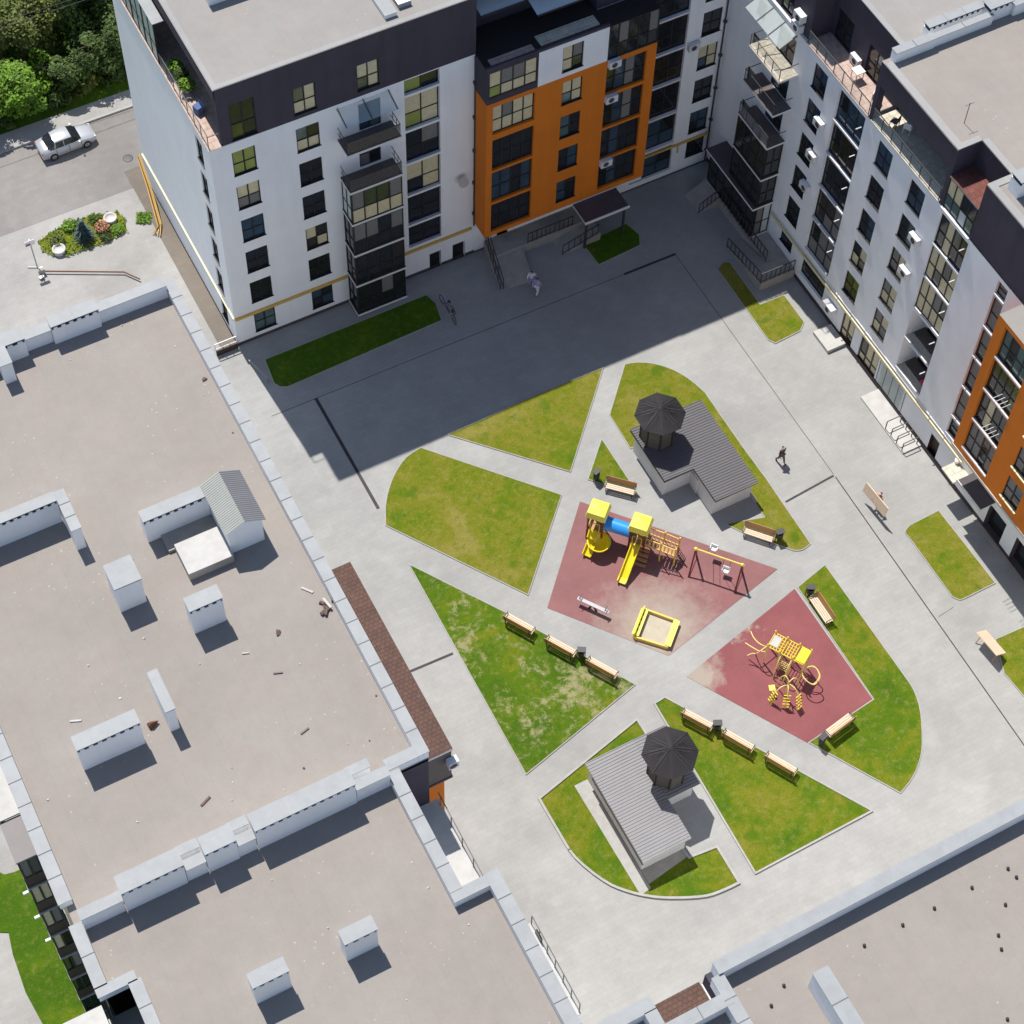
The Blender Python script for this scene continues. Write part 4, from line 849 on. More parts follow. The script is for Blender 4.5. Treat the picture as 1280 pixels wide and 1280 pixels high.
M2 = thing('apartment_building', 'lower left apartment block with a flat roof behind a wall of stacks', 'apartment building', (7, 20, 0))
s = MB(); s.face([(14.4, 5, 0), (14.4, 34.4, 0), (14.4, 34.4, ZR), (14.4, 5, ZR)], 'white'); s.box(14.4, 16.1, 5, 28.3, 0, ZR - .2, 'white'); s.face([(-.6, 34.4, 0), (-.6, 5, 0), (-.6, 5, ZR), (-.6, 34.4, ZR)], 'white'); s.face([(-.6, 5, 0), (16.1, 5, 0), (16.1, 5, ZR), (-.6, 5, ZR)], 'white'); s.build('wall', M2)
s = MB(); s.prism([(1.05, 5), (16.1, 5), (16.1, 28.3), (14.4, 28.3), (14.4, 34.3), (-.6, 34.3), (-.6, 31.1), (1.05, 31.1)], ZR - .2, ZR - .002, 'membrane', 'white'); s.build('roof', M2)
capwall(M2, 13.9, 14.42, 28.3, 34.3, ZR, .62, along='y'); capwall(M2, 13.9, 15.55, 27.85, 28.3, ZR, .6, pitch=3); capwall(M2, 15.55, 16.12, 5, 28.33, ZR, .62, along='y')
capwall(M2, -.7, -.2, 31.3, 34.2, ZR, .5, along='y'); capwall(M2, -.7, .95, 30.9, 31.3, ZR, .5); capwall(M2, .6, 1.1, 5, 30.9, ZR, .5, along='y')
segs = [(-.15, 1.65, 0), (1.7, 4.42, 1), (4.45, 5.35, 0), (5.4, 6.78, 1), (6.8, 7.6, 0), (7.65, 12.25, 1), (12.3, 13.88, 0)]
for x0, x1, t in segs:
    if t: stackwall(M2, x0, x1, 33.95, 34.75, ZR, 2.0)
    else: capwall(M2, x0, x1, 34.0, 34.45, ZR, 1.15, pitch=9)
for x0, x1 in ((4.45, 5.35), (6.8, 7.6), (12.3, 13.3)): capwall(M2, x0, x1, 34.8, 35.2, ZR, 1.0, pitch=9)
fs((433.7, 1201), (473.7, 1183), .62, 2.0, parent=M2); fs((321.3, 1255), (365, 1234), .62, 2.0, parent=M2)
# lower terrace on the east side with railings, white roofs on the west side
s = MB(); s.box(14.42, 16.3, 28.34, 34.35, 17.0, 17.2, 'white_trim', 'concrete_pale'); s.build('terrace_floor', M2)
s = MB()
for k in range(6): y = 28.5 + k * 1.1; s.bar((16.25, y, 17.2), (16.25, y, 18.2), .04, .04, 'rail')
s.bar((16.25, 28.5, 18.2), (16.25, 34.2, 18.2), .04, .04, 'rail'); s.build('terrace_railing', M2)
s = MB(); s.box(16.1, 17.2, 22.5, 27.0, 17.8, 18.0, 'white_trim', 'concrete_pale'); s.build('balcony_slab', M2)
s = MB()
for k in range(7): y = 22.6 + k * .72; s.bar((17.15, y, 18.0), (17.15, y, 19.0), .04, .04, 'rail')
s.bar((17.15, 22.6, 19.0), (17.15, 26.9, 19.0), .04, .04, 'rail'); s.box(17.1, 17.2, 26.0, 26.5, 18, 18.4, 'iron'); s.build('balcony_railing', M2)
s = MB(); s.box(-2.4, -.72, 24, 31.1, ZR - 1.1, ZR - .9, 'concrete_pale'); s.box(-2.4, -2.2, 24, 31.1, 16, ZR - 1.1, 'white_trim')
for y in (25.5, 27, 28.5, 30): s.box(-2.41, -.72, y - .01, y + .01, ZR - .9, ZR - .885, 'seam')
s.build('balcony_roof', M2)
s = MB(); s.box(-.7, .58, 26, 30.85, ZR - 2.2, ZR - 2.1, 'shed_roof')
for k in range(14): s.box(-.7, .58, 26.1 + k * .22, 26.18 + k * .22, ZR - 2.1, ZR - 2.05, 'corrugated')
s.build('light_well_roof', M2)

R2 = thing('apartment_building', 'bottom right apartment block showing a flat roof dotted with vents', 'apartment building', (35, 10, 0))
s = MB(); s.face([(19.0, 20.55, 0), (16.2, 20.8, 0), (16.2, 20.8, ZR), (19.0, 20.55, ZR)], 'white'); s.face([(75, 20.6, 0), (16.2, 20.6, 0), (16.2, 20.6, ZR - 1.32), (75, 20.6, ZR - 1.32)], 'white'); s.face([(75, 20.6, ZR - 1.32), (22.05, 20.6, ZR - 1.32), (22.05, 20.6, ZR), (75, 20.6, ZR)], 'white'); s.face([(19.05, 20.6, ZR - 1.32), (16.2, 20.6, ZR - 1.32), (16.2, 20.6, ZR), (19.05, 20.6, ZR)], 'white'); s.face([(22.05, 19.4, ZR - 1.32), (19.05, 19.4, ZR - 1.32), (19.05, 19.4, ZR), (22.05, 19.4, ZR)], 'white'); s.face([(16.2, 20.6, 0), (16.2, 0, 0), (16.2, 0, ZR), (16.2, 20.6, ZR)], 'white'); s.build('wall', R2)
s = MB(); s.prism([(16.2, 0), (75, 0), (75, 20.6), (22.05, 20.6), (22.05, 19.4), (19.0, 19.4), (19.0, 20.6), (16.2, 20.6)], ZR - .2, ZR, 'membrane', 'white'); s.build('roof', R2)
capwall(R2, 22.05, 75, 20.1, 20.62, ZR, .95, pitch=26.4); capwall(R2, 16.15, 19.05, 20.1, 20.62, ZR, .85, pitch=2.7); capwall(R2, 18.55, 19.05, 19.3, 20.08, ZR, .85, along='y'); capwall(R2, 19.1, 22.0, 18.85, 19.35, ZR, .85, pitch=1.5); capwall(R2, 21.7, 22.2, 17.0, 20.08, ZR, .84, along='y')
s = MB(); s.box(19.06, 21.68, 19.41, 20.72, ZR - 1.3, ZR - 1.15, 'white_trim', 'brown_tile'); s.box(21.68, 21.74, 19.4, 20.55, ZR - 1.3, ZR - 1.05, 'white_trim'); s.build('loggia_roof', R2)
s = MB(); s.box(21.76, 22.05, 19.4, 20.58, ZR - 4, ZR - .01, 'dark_wall'); s.build('end_wall', R2)
capwall(R2, 25.25, 25.95, 8, 18.2, ZR, 1.6, along='y', pitch=1.5); capwall(R2, 38.0, 38.6, 12, 17.2, ZR, 1.6, along='y', pitch=1.5)
# cross wall, stack and hatch on the roof of block A
capwall(A, 33.2, 33.9, 74.6, 88, ROOF + .02, .25, along='y', pitch=3); stackwall(A, 24.9, 27.4, 79.9, 80.8, ROOF, 1.0)
s = MB(); s.box(34.2, 35.0, 75.0, 75.9, ROOF, ROOF + .35, 'cap', 'canopy_glass'); s.build('roof_hatch', A)

# =================================================================== HUTS WITH TURRETS
def ribroof(s, x0, x1, y0, y1, zl, zr, pitch=.18, m='corrugated', m2='corrugated'):
    """sheet with trapezoid ribs running along x, sloping from zl to zr"""
    n = max(1, round((y1 - y0) / pitch)); p = (y1 - y0) / n
    prof = [(0, 0), (.55, 0), (.65, .032), (.9, .032), (1, 0)]
    for k in range(n):
        for (a, ha), (b, hb) in zip(prof[:-1], prof[1:]):
            s.face([(x0, y0 + (k + a) * p, zl + ha), (x1, y0 + (k + a) * p, zr + ha), (x1, y0 + (k + b) * p, zr + hb), (x0, y0 + (k + b) * p, zl + hb)], m if ha == hb == 0 or ha == hb else m2)
def octa(c, r, z, n=8, a0=22.5): return [(c[0] + r * math.cos(R_(a0 + 360 / n * k)), c[1] + r * math.sin(R_(a0 + 360 / n * k)), z) for k in range(n)]
def turret(parent, c, zb, ze, r):
    t = MB(); n = 8
    a = octa(c, r * .68, zb); b = octa(c, r * .68, ze)
    for k in range(n): t.face([a[k], a[(k + 1) % n], b[(k + 1) % n], b[k]], 'turret_drum')
    for k in range(n):
        p = a[k]; t.bar(p, (p[0], p[1], ze), .08, .08, 'turret')
    o = t.build('turret', parent)
    q = MB(); e = octa(c, r, ze - .08); ap = (c[0], c[1], ze + .62)
    for k in range(n):
        p0 = Vector(e[k]); p1 = Vector(e[(k + 1) % n]); A_ = Vector(ap)
        q.face([p0, p1, A_], 'turret'); q.face([p1, p0, Vector((c[0], c[1], ze - .06))], 'turret')
        q.bar(p0 + Vector((0, 0, .02)), A_ + Vector((0, 0, .02)), .05, .035, 'turret')
        for j in range(1, 9):   # standing seams that climb the facet
            f = j / 9; st_ = p0.lerp(p1, f); top = st_.lerp(A_, 1 - abs(f - .5) * 2 if abs(f - .5) > .06 else .94)
            q.bar(st_ + Vector((0, 0, .012)), top + Vector((0, 0, .012)), .025, .03, 'turret')
    q.build('turret_roof', o)
h = thing('hut', 'upper white hut with dark corrugated roof and octagonal turret, by the shadow edge', 'hut', (42.4, 53, 0))
s = MB(); s.box(42.1, 44.8, 49.85, 55.9, 0, 1.82, 'hut_wall'); s.box(40.16, 42.099, 52.35, 55.9, 0, 1.8, 'hut_wall'); s.box(42.02, 42.66, 51.55, 52.349, 0, 1.4, 'hut_wall'); s.build('wall', h)
s = MB(); ribroof(s, 42.0, 44.98, 49.55, 56.25, 2.0, 1.9, m='corrugated_dark', m2='corrugated_dark'); ribroof(s, 40.0, 41.999, 52.1, 56.25, 2.06, 2.0, m='corrugated_dark', m2='corrugated_dark'); s.box(42.0, 44.98, 49.55, 56.24, 1.84, 1.88, 'turret_drum'); s.box(40.0, 41.99, 52.1, 56.24, 1.84, 1.95, 'turret_drum'); s.build('roof', h)
turret(h, (41.22, 55.1), 1.9, 4.45, 1.55)
h = thing('hut', 'lower white hut with pale grey corrugated roof and octagonal turret', 'hut', (29.5, 35.5, 0))
s = MB(); s.box(27.3, 29.98, 32.42, 38.3, 0, 1.82, 'hut_wall'); s.box(29.981, 31.9, 34.92, 38.3, 0, 1.8, 'hut_wall'); s.build('wall', h)
s = MB(); ribroof(s, 27.12, 30.08, 32.15, 38.5, 1.95, 2.0); ribroof(s, 30.081, 32.1, 34.62, 38.5, 2.0, 1.94); s.box(27.12, 30.08, 32.16, 38.49, 1.84, 1.9, 'hut_wall'); s.box(30.08, 32.1, 34.63, 38.49, 1.84, 1.9, 'hut_wall'); s.build('roof', h)
turret(h, (30.8, 36.05), 1.9, 4.45, 1.55)
s = MB(); s.box(27.06, 27.12, 32.1, 37.6, 1.72, 1.82, 'turret'); s.build('gutter', h)
mb = MB(); mb.prism([(26.45, 38.3), (27.28, 38.3), (27.28, 31.3), (26.6, 31.2)], 0, .075, 'kerb'); mb.prism([(27.3, 31.55), (29.98, 31.95), (29.98, 32.4), (27.3, 32.4)], 0, .076, 'concrete'); tag(mb.build('hut_apron'), kind='structure')
mb = MB(); mb.prism([(44.82, 49.3), (45.05, 49.3), (45.05, 56.2), (44.82, 56.2)], 0, .075, 'kerb'); tag(mb.build('hut_apron'), kind='structure')

# =================================================================== BENCHES AND BINS
def make_bench(label):
    t = thing('park_bench', label, 'bench', (0, 0, 0), 0, 'benches of the courtyard')
    s = MB()
    for k in range(4): s.box(-.95, .95, -.26 + k * .125, -.16 + k * .125, .43, .465, 'wood_pale')
    s.build('seat', t, True)
    s = MB()
    for k in range(4): s.obox((0, .26 + k * .008, .53 + k * .13), 1.9, .03, .125, Matrix.Rotation(R_(-4), 3, 'X'), 'wood')
    s.build('backrest', t, True)
    for x in (-.8, .8):
        s = MB(); s.bar((x, -.24, .0), (x, -.2, .43), .05, .05, 'iron'); s.bar((x, .24, 0), (x, .2, .43), .05, .05, 'iron'); s.bar((x, -.25, .41), (x, .27, .41), .05, .04, 'iron'); s.bar((x, .26, .4), (x, .31, 1.0), .05, .04, 'iron')
        s.bar((x * 1.15, -.22, .62), (x * 1.15, .28, .66), .05, .03, 'iron'); s.bar((x * 1.15, -.22, .44), (x * 1.15, -.22, .62), .04, .04, 'iron'); s.build('leg', t, True)
    return t
def zz(x0, y0, k, *pts): return [(x0 + x / k, y0 + y / k) for x, y in pts]
BN = [  # left end, right end as one sits (ground level), label
    (zz(640, 580, 6.4, (755, 195), (965, 250)), 'bench facing the two slide towers, in front of the smallest grass triangle'),
    (zz(860, 560, 4.923, (345, 525), (510, 580)), 'bench at the foot of the upper hut, in front of its shadow'),
    (zz(600, 720, 5.818, (375, 425), (195, 325)), 'bench on the patchy lawn edge nearest the big olive lawn, no bin beside'),
    (zz(600, 720, 5.818, (675, 590), (495, 490)), 'bench on the edge of the patchy lawn, just left of a litter bin'),
    (zz(600, 720, 5.818, (975, 745), (795, 645)), 'bench on the edge of the patchy lawn, just right of a litter bin'),
    (zz(820, 840, 3.765, (250, 275), (130, 210)), 'bench left of the bin, close to the turret of the lower hut'),
    (zz(820, 840, 3.765, (440, 375), (325, 308)), 'bench between the bin and a lone bench, opposite the climbing frame surface'),
    (zz(820, 840, 3.765, (640, 483), (525, 415)), 'lone bench at the lower end of the row on the four sided lawn'),
    (zz(880, 700, 5.333, (720, 275), (825, 430)), 'bench right of the climbing frames, with its back to the crescent lawn'),
    (zz(880, 700, 5.333, (965, 1075), (825, 1180)), 'bench below the climbing frames at the lower corner of the red surface'),
]
b0 = None
for (pa, pb), lab in BN:
    a = at(*pa); b = at(*pb); c = (a + b) / 2; d = b - a
    if b0 is None: b0 = make_bench(lab); b0.location = (c.x, c.y, 0.02); b0.rotation_euler = (0, 0, math.atan2(d.y, d.x))
    else: dup(b0, (c.x, c.y, 0.02 if 'surface' not in lab else .03), math.atan2(d.y, d.x), lab)
def make_bin(label):
    t = thing('litter_bin', label, 'bin', group='litter bins beside the benches')
    s = MB(); s.lathe((0, 0, 0), [(.14, .25), (.19, .3), (.2, .78), (.175, .78), (.165, .4), (0, .4)], 'iron', 14); s.build('bucket', t, True)
    s = MB()
    for x in (-.23, .23): s.bar((x, 0, 0), (x, 0, .95), .04, .04, 'iron')
    s.bar((-.23, 0, .6), (.23, 0, .6), .03, .03, 'iron'); s.build('stand', t, True)
    s = MB(); s.box(-.25, .25, -.17, .17, .95, .985, 'iron'); s.build('lid', t, True)
    return t
BI = [((745, 600), 'litter bin on the smallest grass triangle'), ((973, 675), 'litter bin at the right end of the bench by the upper hut'), ((726, 822), 'litter bin between two benches on the patchy lawn'), ((895, 913), 'litter bin between two benches opposite the climbing frames'), ((1011, 744), 'litter bin at the upper end of the bench right of the climbing frames'), ((1026, 930), 'litter bin at the lower corner of the climbing frame surface')]
g0 = None
for p, lab in BI:
    c = at(*p)
    if g0 is None: g0 = make_bin(lab); g0.location = (c.x, c.y, .03); g0.rotation_euler = (0, 0, .3)
    else: dup(g0, (c.x, c.y, .03), random.uniform(-.6, .6), lab)

# =================================================================== PLAYGROUND
def W(px_, py_, z): return at(px_, py_, z)
t1 = W(748.5, 634, 3.1); t2 = W(801.5, 651, 3.1)
pg = thing('playground_tower', 'climbing set of two yellow roofed towers joined by a blue tube, with two slides', 'playground set', ((t1.x + t2.x) / 2, (t1.y + t2.y) / 2, 0))
ax = (t2 - t1); ax.z = 0; gap = ax.length; ax.normalize(); ay = Vector((-ax.y, ax.x, 0)); rzp = math.atan2(ax.y, ax.x)
for c in (t1, t2):
    s = MB(); c0 = Vector((c.x, c.y, 0))
    for i in (-1, 1):
        for j in (-1, 1): p = c0 + ax * i * .45 + ay * j * .45; s.bar(p, p + Vector((0, 0, 2.6)), .09, .09, 'red_frame')
    s.build('post', pg)
    s = MB(); s.obox((c.x, c.y, 1.2), 1.0, 1.0, .06, rzp, 'wood')
    s.build('platform', pg)
    s = MB()
    e = [c0 + ax * i * .62 + ay * j * .62 + Vector((0, 0, 2.6)) for i, j in ((-1, -1), (1, -1), (1, 1), (-1, 1))]
    f = [c0 + ax * i * .52 + ay * j * .52 + Vector((0, 0, 3.02)) for i, j in ((-1, -1), (1, -1), (1, 1), (-1, 1))]
    for k in range(4): s.face([e[k], e[(k + 1) % 4], f[(k + 1) % 4], f[k]], 'yellow_pale')
    ap = c0 + Vector((0, 0, 3.2))
    for k in range(4): s.face([f[k], f[(k + 1) % 4], ap], 'yellow_pale')
    s.face(e[::-1], 'yellow_pale'); s.build('roof', pg)
    s = MB()
    for sd in ((ay, 1),): s.obox(c0 + ay * .47 + Vector((0, 0, 1.55)), .85, .04, .6, rzp, 'yellow_wood'); s.obox(c0 + ax * (.47 if c is t2 else -.47) + Vector((0, 0, 1.6)), .04, .85, .35, rzp, 'grey_board')
    s.build('side_panel', pg)
a_ = Vector((t1.x, t1.y, 1.65)) + ax * .5; b_ = Vector((t2.x, t2.y, 1.65)) - ax * .5
s = MB(); s.tube([a_, a_.lerp(b_, .3), a_.lerp(b_, .7), b_], .42, 'blue_tube', 20, False)
for p in (a_, b_): s.tube([p - ax * .04, p + ax * .06], .47, 'blue_tube', 20, False)
s.build('tube', pg)
def slide(pts, w, name):
    s = MB(); n = len(pts)
    for i in range(n - 1):
        p = Vector(pts[i]); q = Vector(pts[i + 1]); d = (q - p); d.z = 0; d.normalize(); l = Vector((-d.y, d.x, 0)) * w / 2
        s.face([p - l, p + l, q + l, q - l][::-1], 'yellow'); s.face([p - l - Vector((0, 0, .05)), q - l - Vector((0, 0, .05)), q + l - Vector((0, 0, .05)), p + l - Vector((0, 0, .05))][::-1], 'yellow')
        for sg in (-1, 1): s.bar(p + l * sg + Vector((0, 0, .07)), q + l * sg + Vector((0, 0, .07)), .06, .24, 'yellow')
    return s.build(name, pg)
e2 = W(776.5, 729, .2); s0 = Vector((t2.x, t2.y, 1.25)) - ay * .5
dd = Vector((e2.x, e2.y, .2)) - s0
slide([s0, s0 + dd * .08 + Vector((0, 0, .07)), s0 + dd * .3, s0 + dd * .6, s0 + dd * .85 + Vector((0, 0, -.06)), s0 + dd + Vector((0, 0, .02))], .5, 'slide')
bc = W(748.5, 679, .75); e1 = W(733, 695, .2); s0 = Vector((t1.x, t1.y, 1.3)) - ay * .5
m_pt = Vector((bc.x, bc.y, .95)) + (-ax * .45)
slide([s0, s0.lerp(m_pt, .45), m_pt], .55, 'spiral_slide')
s = MB(); s.lathe((bc.x, bc.y, .35), [(.12, .0), (.4, .08), (.62, .35), (.72, .62), (.66, .62), (.56, .36), (.36, .14), (.0, .1)], 'yellow', 24); s.build('slide_bowl', pg)
slide([Vector((bc.x, bc.y, .6)) - ax * .42 - ay * .2, Vector((e1.x, e1.y, .2)).lerp(Vector((bc.x, bc.y, .6)) - ax * .42 - ay * .2, .4), Vector((e1.x, e1.y, .22))], .5, 'slide_run_out')
for c, st in ((t1, 'spiral'), (t2, 'straight')):
    s = MB(); b = Vector((c.x, c.y, 0)) - ay * .5
    s.tube([b - ax * .28 + Vector((0, 0, 1.25)), b - ax * .28 + Vector((0, 0, 2.0)), b + ax * .28 + Vector((0, 0, 2.0)), b + ax * .28 + Vector((0, 0, 1.25))], .03, 'yellow_wood', 6); s.build('slide_handle', pg)
# stair with rope net and balustrade on the right tower
r0 = Vector((t2.x, t2.y, 1.2)) + ax * .5; r1 = r0 + ax * .95 - Vector((0, 0, .05)); r2 = r1 + ax * .9 - Vector((0, 0, .15))
s = MB()
for k in range(6): p = r0.lerp(r0 - ay * 1.1 + Vector((0, 0, -1.1)), k / 5); s.obox(p, .7, .2, .04, rzp, 'wood')
s.build('steps', pg)
s = MB()
for sg in (-1, 1):
    o = ay * .4 * sg
    s.bar(r0 + o + Vector((0, 0, .75)), r1 + o + Vector((0, 0, .75)), .05, .06, 'yellow_wood'); s.bar(r1 + o + Vector((0, 0, .75)), r2 + o + Vector((0, 0, .75)), .05, .06, 'yellow_wood'); s.bar(r0 + o + Vector((0, 0, .15)), r2 + o + Vector((0, 0, .1)), .05, .06, 'yellow_wood')
    for k in range(9): p = r0.lerp(r2, k / 8) + o; s.bar(p + Vector((0, 0, .15)), p + Vector((0, 0, .75)), .03, .03, 'yellow_wood')
    for p in (r1, r2): q = p + o; s.bar((q.x, q.y, 0), (q.x, q.y, 2.1 if p is r1 else 1.95), .08, .08, 'yellow_wood')
s.build('balustrade', pg)
s = MB()
for k in range(8): p = r0.lerp(r2, (k + .5) / 8); s.obox(p, .16, .76, .05, rzp, 'wood')
s.build('bridge_deck', pg)
s = MB()
for k in range(5): p = r2 + ay * (.3 - .15 * k); s.tube([p + Vector((0, 0, .0)), (p.x + ax.x * .55, p.y + ax.y * .55, .03)], .018, 'iron', 5)
for k in range(5): f_ = k / 5; s.tube([r2.lerp(Vector((r2.x + ax.x * .55, r2.y + ax.y * .55, .03)), f_) + ay * .3, r2.lerp(Vector((r2.x + ax.x * .55, r2.y + ax.y * .55, .03)), f_) - ay * .3], .018, 'iron', 5)
s.build('climbing_net', pg)

# swing
A1 = W(870, 686, 2.1); A2 = W(928, 706, 2.1); d = A2 - A1; d.z = 0; d.normalize(); nrm = Vector((-d.y, d.x, 0))
sw_ = thing('swing', 'two seat swing with yellow top bar and dark red legs', 'swing', ((A1.x + A2.x) / 2, (A1.y + A2.y) / 2, 0))
s = MB(); s.tube([A1 - d * .12, A2 + d * .12], .055, 'yellow_wood', 10); s.build('top_bar', sw_)
for P_ in (A1, A2):
    for sg in (-1, 1):
        f = P_ + nrm * sg * .75; s = MB(); s.bar(P_, (f.x, f.y, .02), .09, .09, 'red_frame'); s.build('leg', sw_)
    s = MB(); s.bar((P_ + nrm * .72).to_2d().to_3d() + Vector((0, 0, .07)), (P_ - nrm * .72).to_2d().to_3d() + Vector((0, 0, .07)), .07, .07, 'red_frame'); s.lathe((P_.x, P_.y, P_.z), [(.09, -.08), (.1, .05), (0, .1)], 'yellow_pale', 10); s.build('foot_rail', sw_)
for fr, sway in ((.3, .75), (.68, .12)):
    top = A1.lerp(A2, fr); seat = top + nrm * math.sin(sway) * 1.6 - Vector((0, 0, math.cos(sway) * 1.6)); s = MB()
    s.obox(seat, .44, .3, .05, math.atan2(d.y, d.x), 'seat_white'); s.obox(seat + nrm * .14 + Vector((0, 0, .14)), .44, .04, .24, math.atan2(d.y, d.x), 'seat_white')
    for sg in (-1, 1): s.obox(seat + d * sg * .2 + Vector((0, 0, .1)), .04, .28, .16, math.atan2(d.y, d.x), 'seat_white')
    q = s.build('seat', sw_)
    s = MB()
    for sg in (-1, 1): s.tube([top + d * sg * .2, seat + d * sg * .2], .014, 'iron', 5)
    s.build('chain', q)

# sandbox
cs = [W(*p, .25) for p in zz(760, 640, 6.4, (290, 775), (555, 872), (478, 1080), (205, 995))]
sb = thing('sandbox', 'square yellow timber sandbox with wide seat boards on two sides', 'sandbox', tuple((cs[0] + cs[2]) / 2)[:2] + (0,))
def brd(p, q, w, h, m, z): 
    s = MB(); s.bar((p.x, p.y, z), (q.x, q.y, z), w, h, m); return s
mid = (cs[0] + cs[2]) / 2
brd(cs[0].lerp(cs[1], .02), cs[1], .1, .3, 'yellow_wood', .15).build('side_board', sb); brd(cs[3], cs[2], .1, .3, 'yellow_wood', .15).build('side_board', sb)
def inn(p, f): return p.lerp(mid, f)
o = brd(inn(cs[0], .06), inn(cs[3], .06), .42, .05, 'yellow_pale', .36); o.build('seat_board', sb); brd(cs[0], cs[3], .08, .62, 'yellow', .31).build('seat_back', sb); brd(inn(cs[1], .02), inn(cs[2], .02), .36, .05, 'yellow_pale', .34).build('seat_board', sb); brd(cs[1], cs[2], .06, .3, 'yellow', .15).build('side_board', sb)
s = MB()
for k in range(4):
    p = inn(cs[0], .08).lerp(inn(cs[3], .08), .2 + .2 * k); s.lathe((p.x, p.y, .386), [(.05, 0), (.05, .004), (0, .004)], 'lamp_red' if k == 0 else 'iron', 10)
s.build('play_counter', sb)
s = MB(); s.prism(cs, 0, .06, 'sand'); s.build('sand', sb)
# spring seesaw
p = W(722, 747.5, .55); q = W(761, 765.5, .55); d = (q - p).normalized(); n = Vector((-d.y, d.x, 0))
ss = thing('seesaw', 'grey seesaw board lying across the red play surface, left of the sandbox', 'seesaw', tuple((p + q) / 2)[:2] + (0,))
s = MB(); s.bar(p, q, .22, .07, 'grey_board'); s.build('board', ss)
for f in (.08, .9):
    c = p.lerp(q, f); s = MB(); s.bar(c - n * .18 + Vector((0, 0, .28)), c + n * .18 + Vector((0, 0, .28)), .04, .04, 'iron'); s.bar(c, c + Vector((0, 0, .28)), .04, .04, 'iron'); s.build('handle', ss)
s = MB(); c = (p + q) / 2; s.bar((c.x - d.x * .25, c.y - d.y * .25, .02), (c.x, c.y, .52), .1, .08, 'iron'); s.bar((c.x + d.x * .25, c.y + d.y * .25, .02), (c.x, c.y, .52), .1, .08, 'iron'); s.build('stand', ss)

# climbing frames on the second surface
Zm = lambda x, y, z: W(880 + x / 5.333, 700 + y / 5.333, z)
k0 = Zm(450, 530, 2.0); k1 = Zm(690, 655, 2.0); d = k1 - k0; d.z = 0; ln = d.length; d.normalize(); n = Vector((-d.y, d.x, 0)); up = Vector((0, 0, 1))
cf = thing('climbing_frame', 'long yellow climbing frame of ladders, rungs and curved bars', 'climbing frame', tuple((k0 + k1) / 2)[:2] + (0,))
T = .032
def g0_(p): return Vector((p.x, p.y, 0.02))
for f in (0, .34, .68, 1.0):
    for sg in (-1, 1):
        b = g0_(k0.lerp(k1, f)) + n * sg * .5; s = MB(); s.tube([b, b + up * 2.2], .045, 'yellow_tube', 8); s.lathe((b.x, b.y, 2.2), [(.05, 0), (.05, .04), (0, .06)], 'yellow', 8); s.build('post', cf)
s = MB()
for sg in (-1, 1): s.tube([k0 + n * sg * .5, k1 + n * sg * .5], T, 'yellow', 6)
for f in [x / 13 for x in range(14)]: q = k0.lerp(k1, f); s.tube([q - n * .5, q + n * .5], .024, 'yellow', 6)
s.build('overhead_ladder', cf)
s = MB()
for zz_ in (.5, .85, 1.2, 1.55):
    for f0, f1 in ((0, .34), (.34, .68)):
        a = g0_(k0.lerp(k1, f0)) + n * .5 + up * zz_; b = g0_(k0.lerp(k1, f1)) + n * .5 + up * zz_; s.tube([a, b], .022, 'yellow', 6)
s.build('wall_bars', cf)
c = g0_(k0.lerp(k1, .12)); s = MB(); s.obox(c + up * 2.02, .45, .7, .03, math.atan2(d.y, d.x), 'concrete_pale'); s.build('top_board', cf)
c = g0_(k0.lerp(k1, .88)); s = MB(); s.obox(c + up * 2.05, .55, .95, .05, math.atan2(d.y, d.x), 'yellow'); s.obox(c + up * 1.6 + n * .5, .5, .04, .6, math.atan2(d.y, d.x), 'yellow'); s.build('roof_panel', cf)
for pth in ([(0, -.5, 1.9), (-.4, -.6, 2.0), (-.9, -.3, 1.7), (-1.3, .1, 1.5)], [(0, -.5, 1.3), (-.35, -.7, 1.4), (-.7, -.6, 1.2), (-1.3, -.5, 1.1)], [(0, .5, 1.0), (-.4, -.6, 1.0), (-.7, -.75, .8), (-.9, -.9, .6)]):
    s = MB(); pts = curve([g0_(k0) + d * a + n * b + up * c_ for a, b, c_ in pth], 5); s.tube(pts, T, 'yellow_tube', 6); s.build('curved_bar', cf)
for a0, zc in ((-.5, 1.5), (-.2, .9)):
    s = MB(); o = g0_(k1) + n * a0; pts = curve([o + up * zc, o + d * .5 + n * .35 + up * (zc + .25), o + d * 1.0 + n * .1 + up * (zc + .05), o + d * .9 - n * .4 + up * (zc - .25), o + d * .35 - n * .4 + up * (zc - .15), o + up * (zc - .4)], 5); s.tube(pts, T, 'yellow_tube', 6); s.build('curved_bar', cf)
s = MB()
for sg in (0, 1):
    o = g0_(k0.lerp(k1, .4 + .28 * sg)) - n * .5; s.tube(curve([o + up * 1.9, o - n * .35 + up * 1.6, o - n * .55 + up * .8, o - n * .6], 5), T, 'yellow_tube', 6)
for k in range(6): o = g0_(k0.lerp(k1, .4)) - n * (.5 + .02 * k) + up * (.3 + .26 * k); s.tube([o, o + d * ln * .28], .022, 'yellow_tube', 6)
s.build('side_ladder', cf)
k0 = Zm(460, 850, 1.2); k1 = Zm(650, 830, 1.2); m0 = g0_((k0 + k1) / 2)
cf2 = thing('climbing_frame', 'small yellow climbing frame of stepped arches below the long frame', 'climbing frame', tuple(m0)[:2] + (0,))
d = (k1 - k0); d.z = 0; d.normalize(); n = Vector((-d.y, d.x, 0))
s = MB(); s.tube([m0, m0 + up * 1.6], .05, 'yellow_tube', 8); s.build('post', cf2)
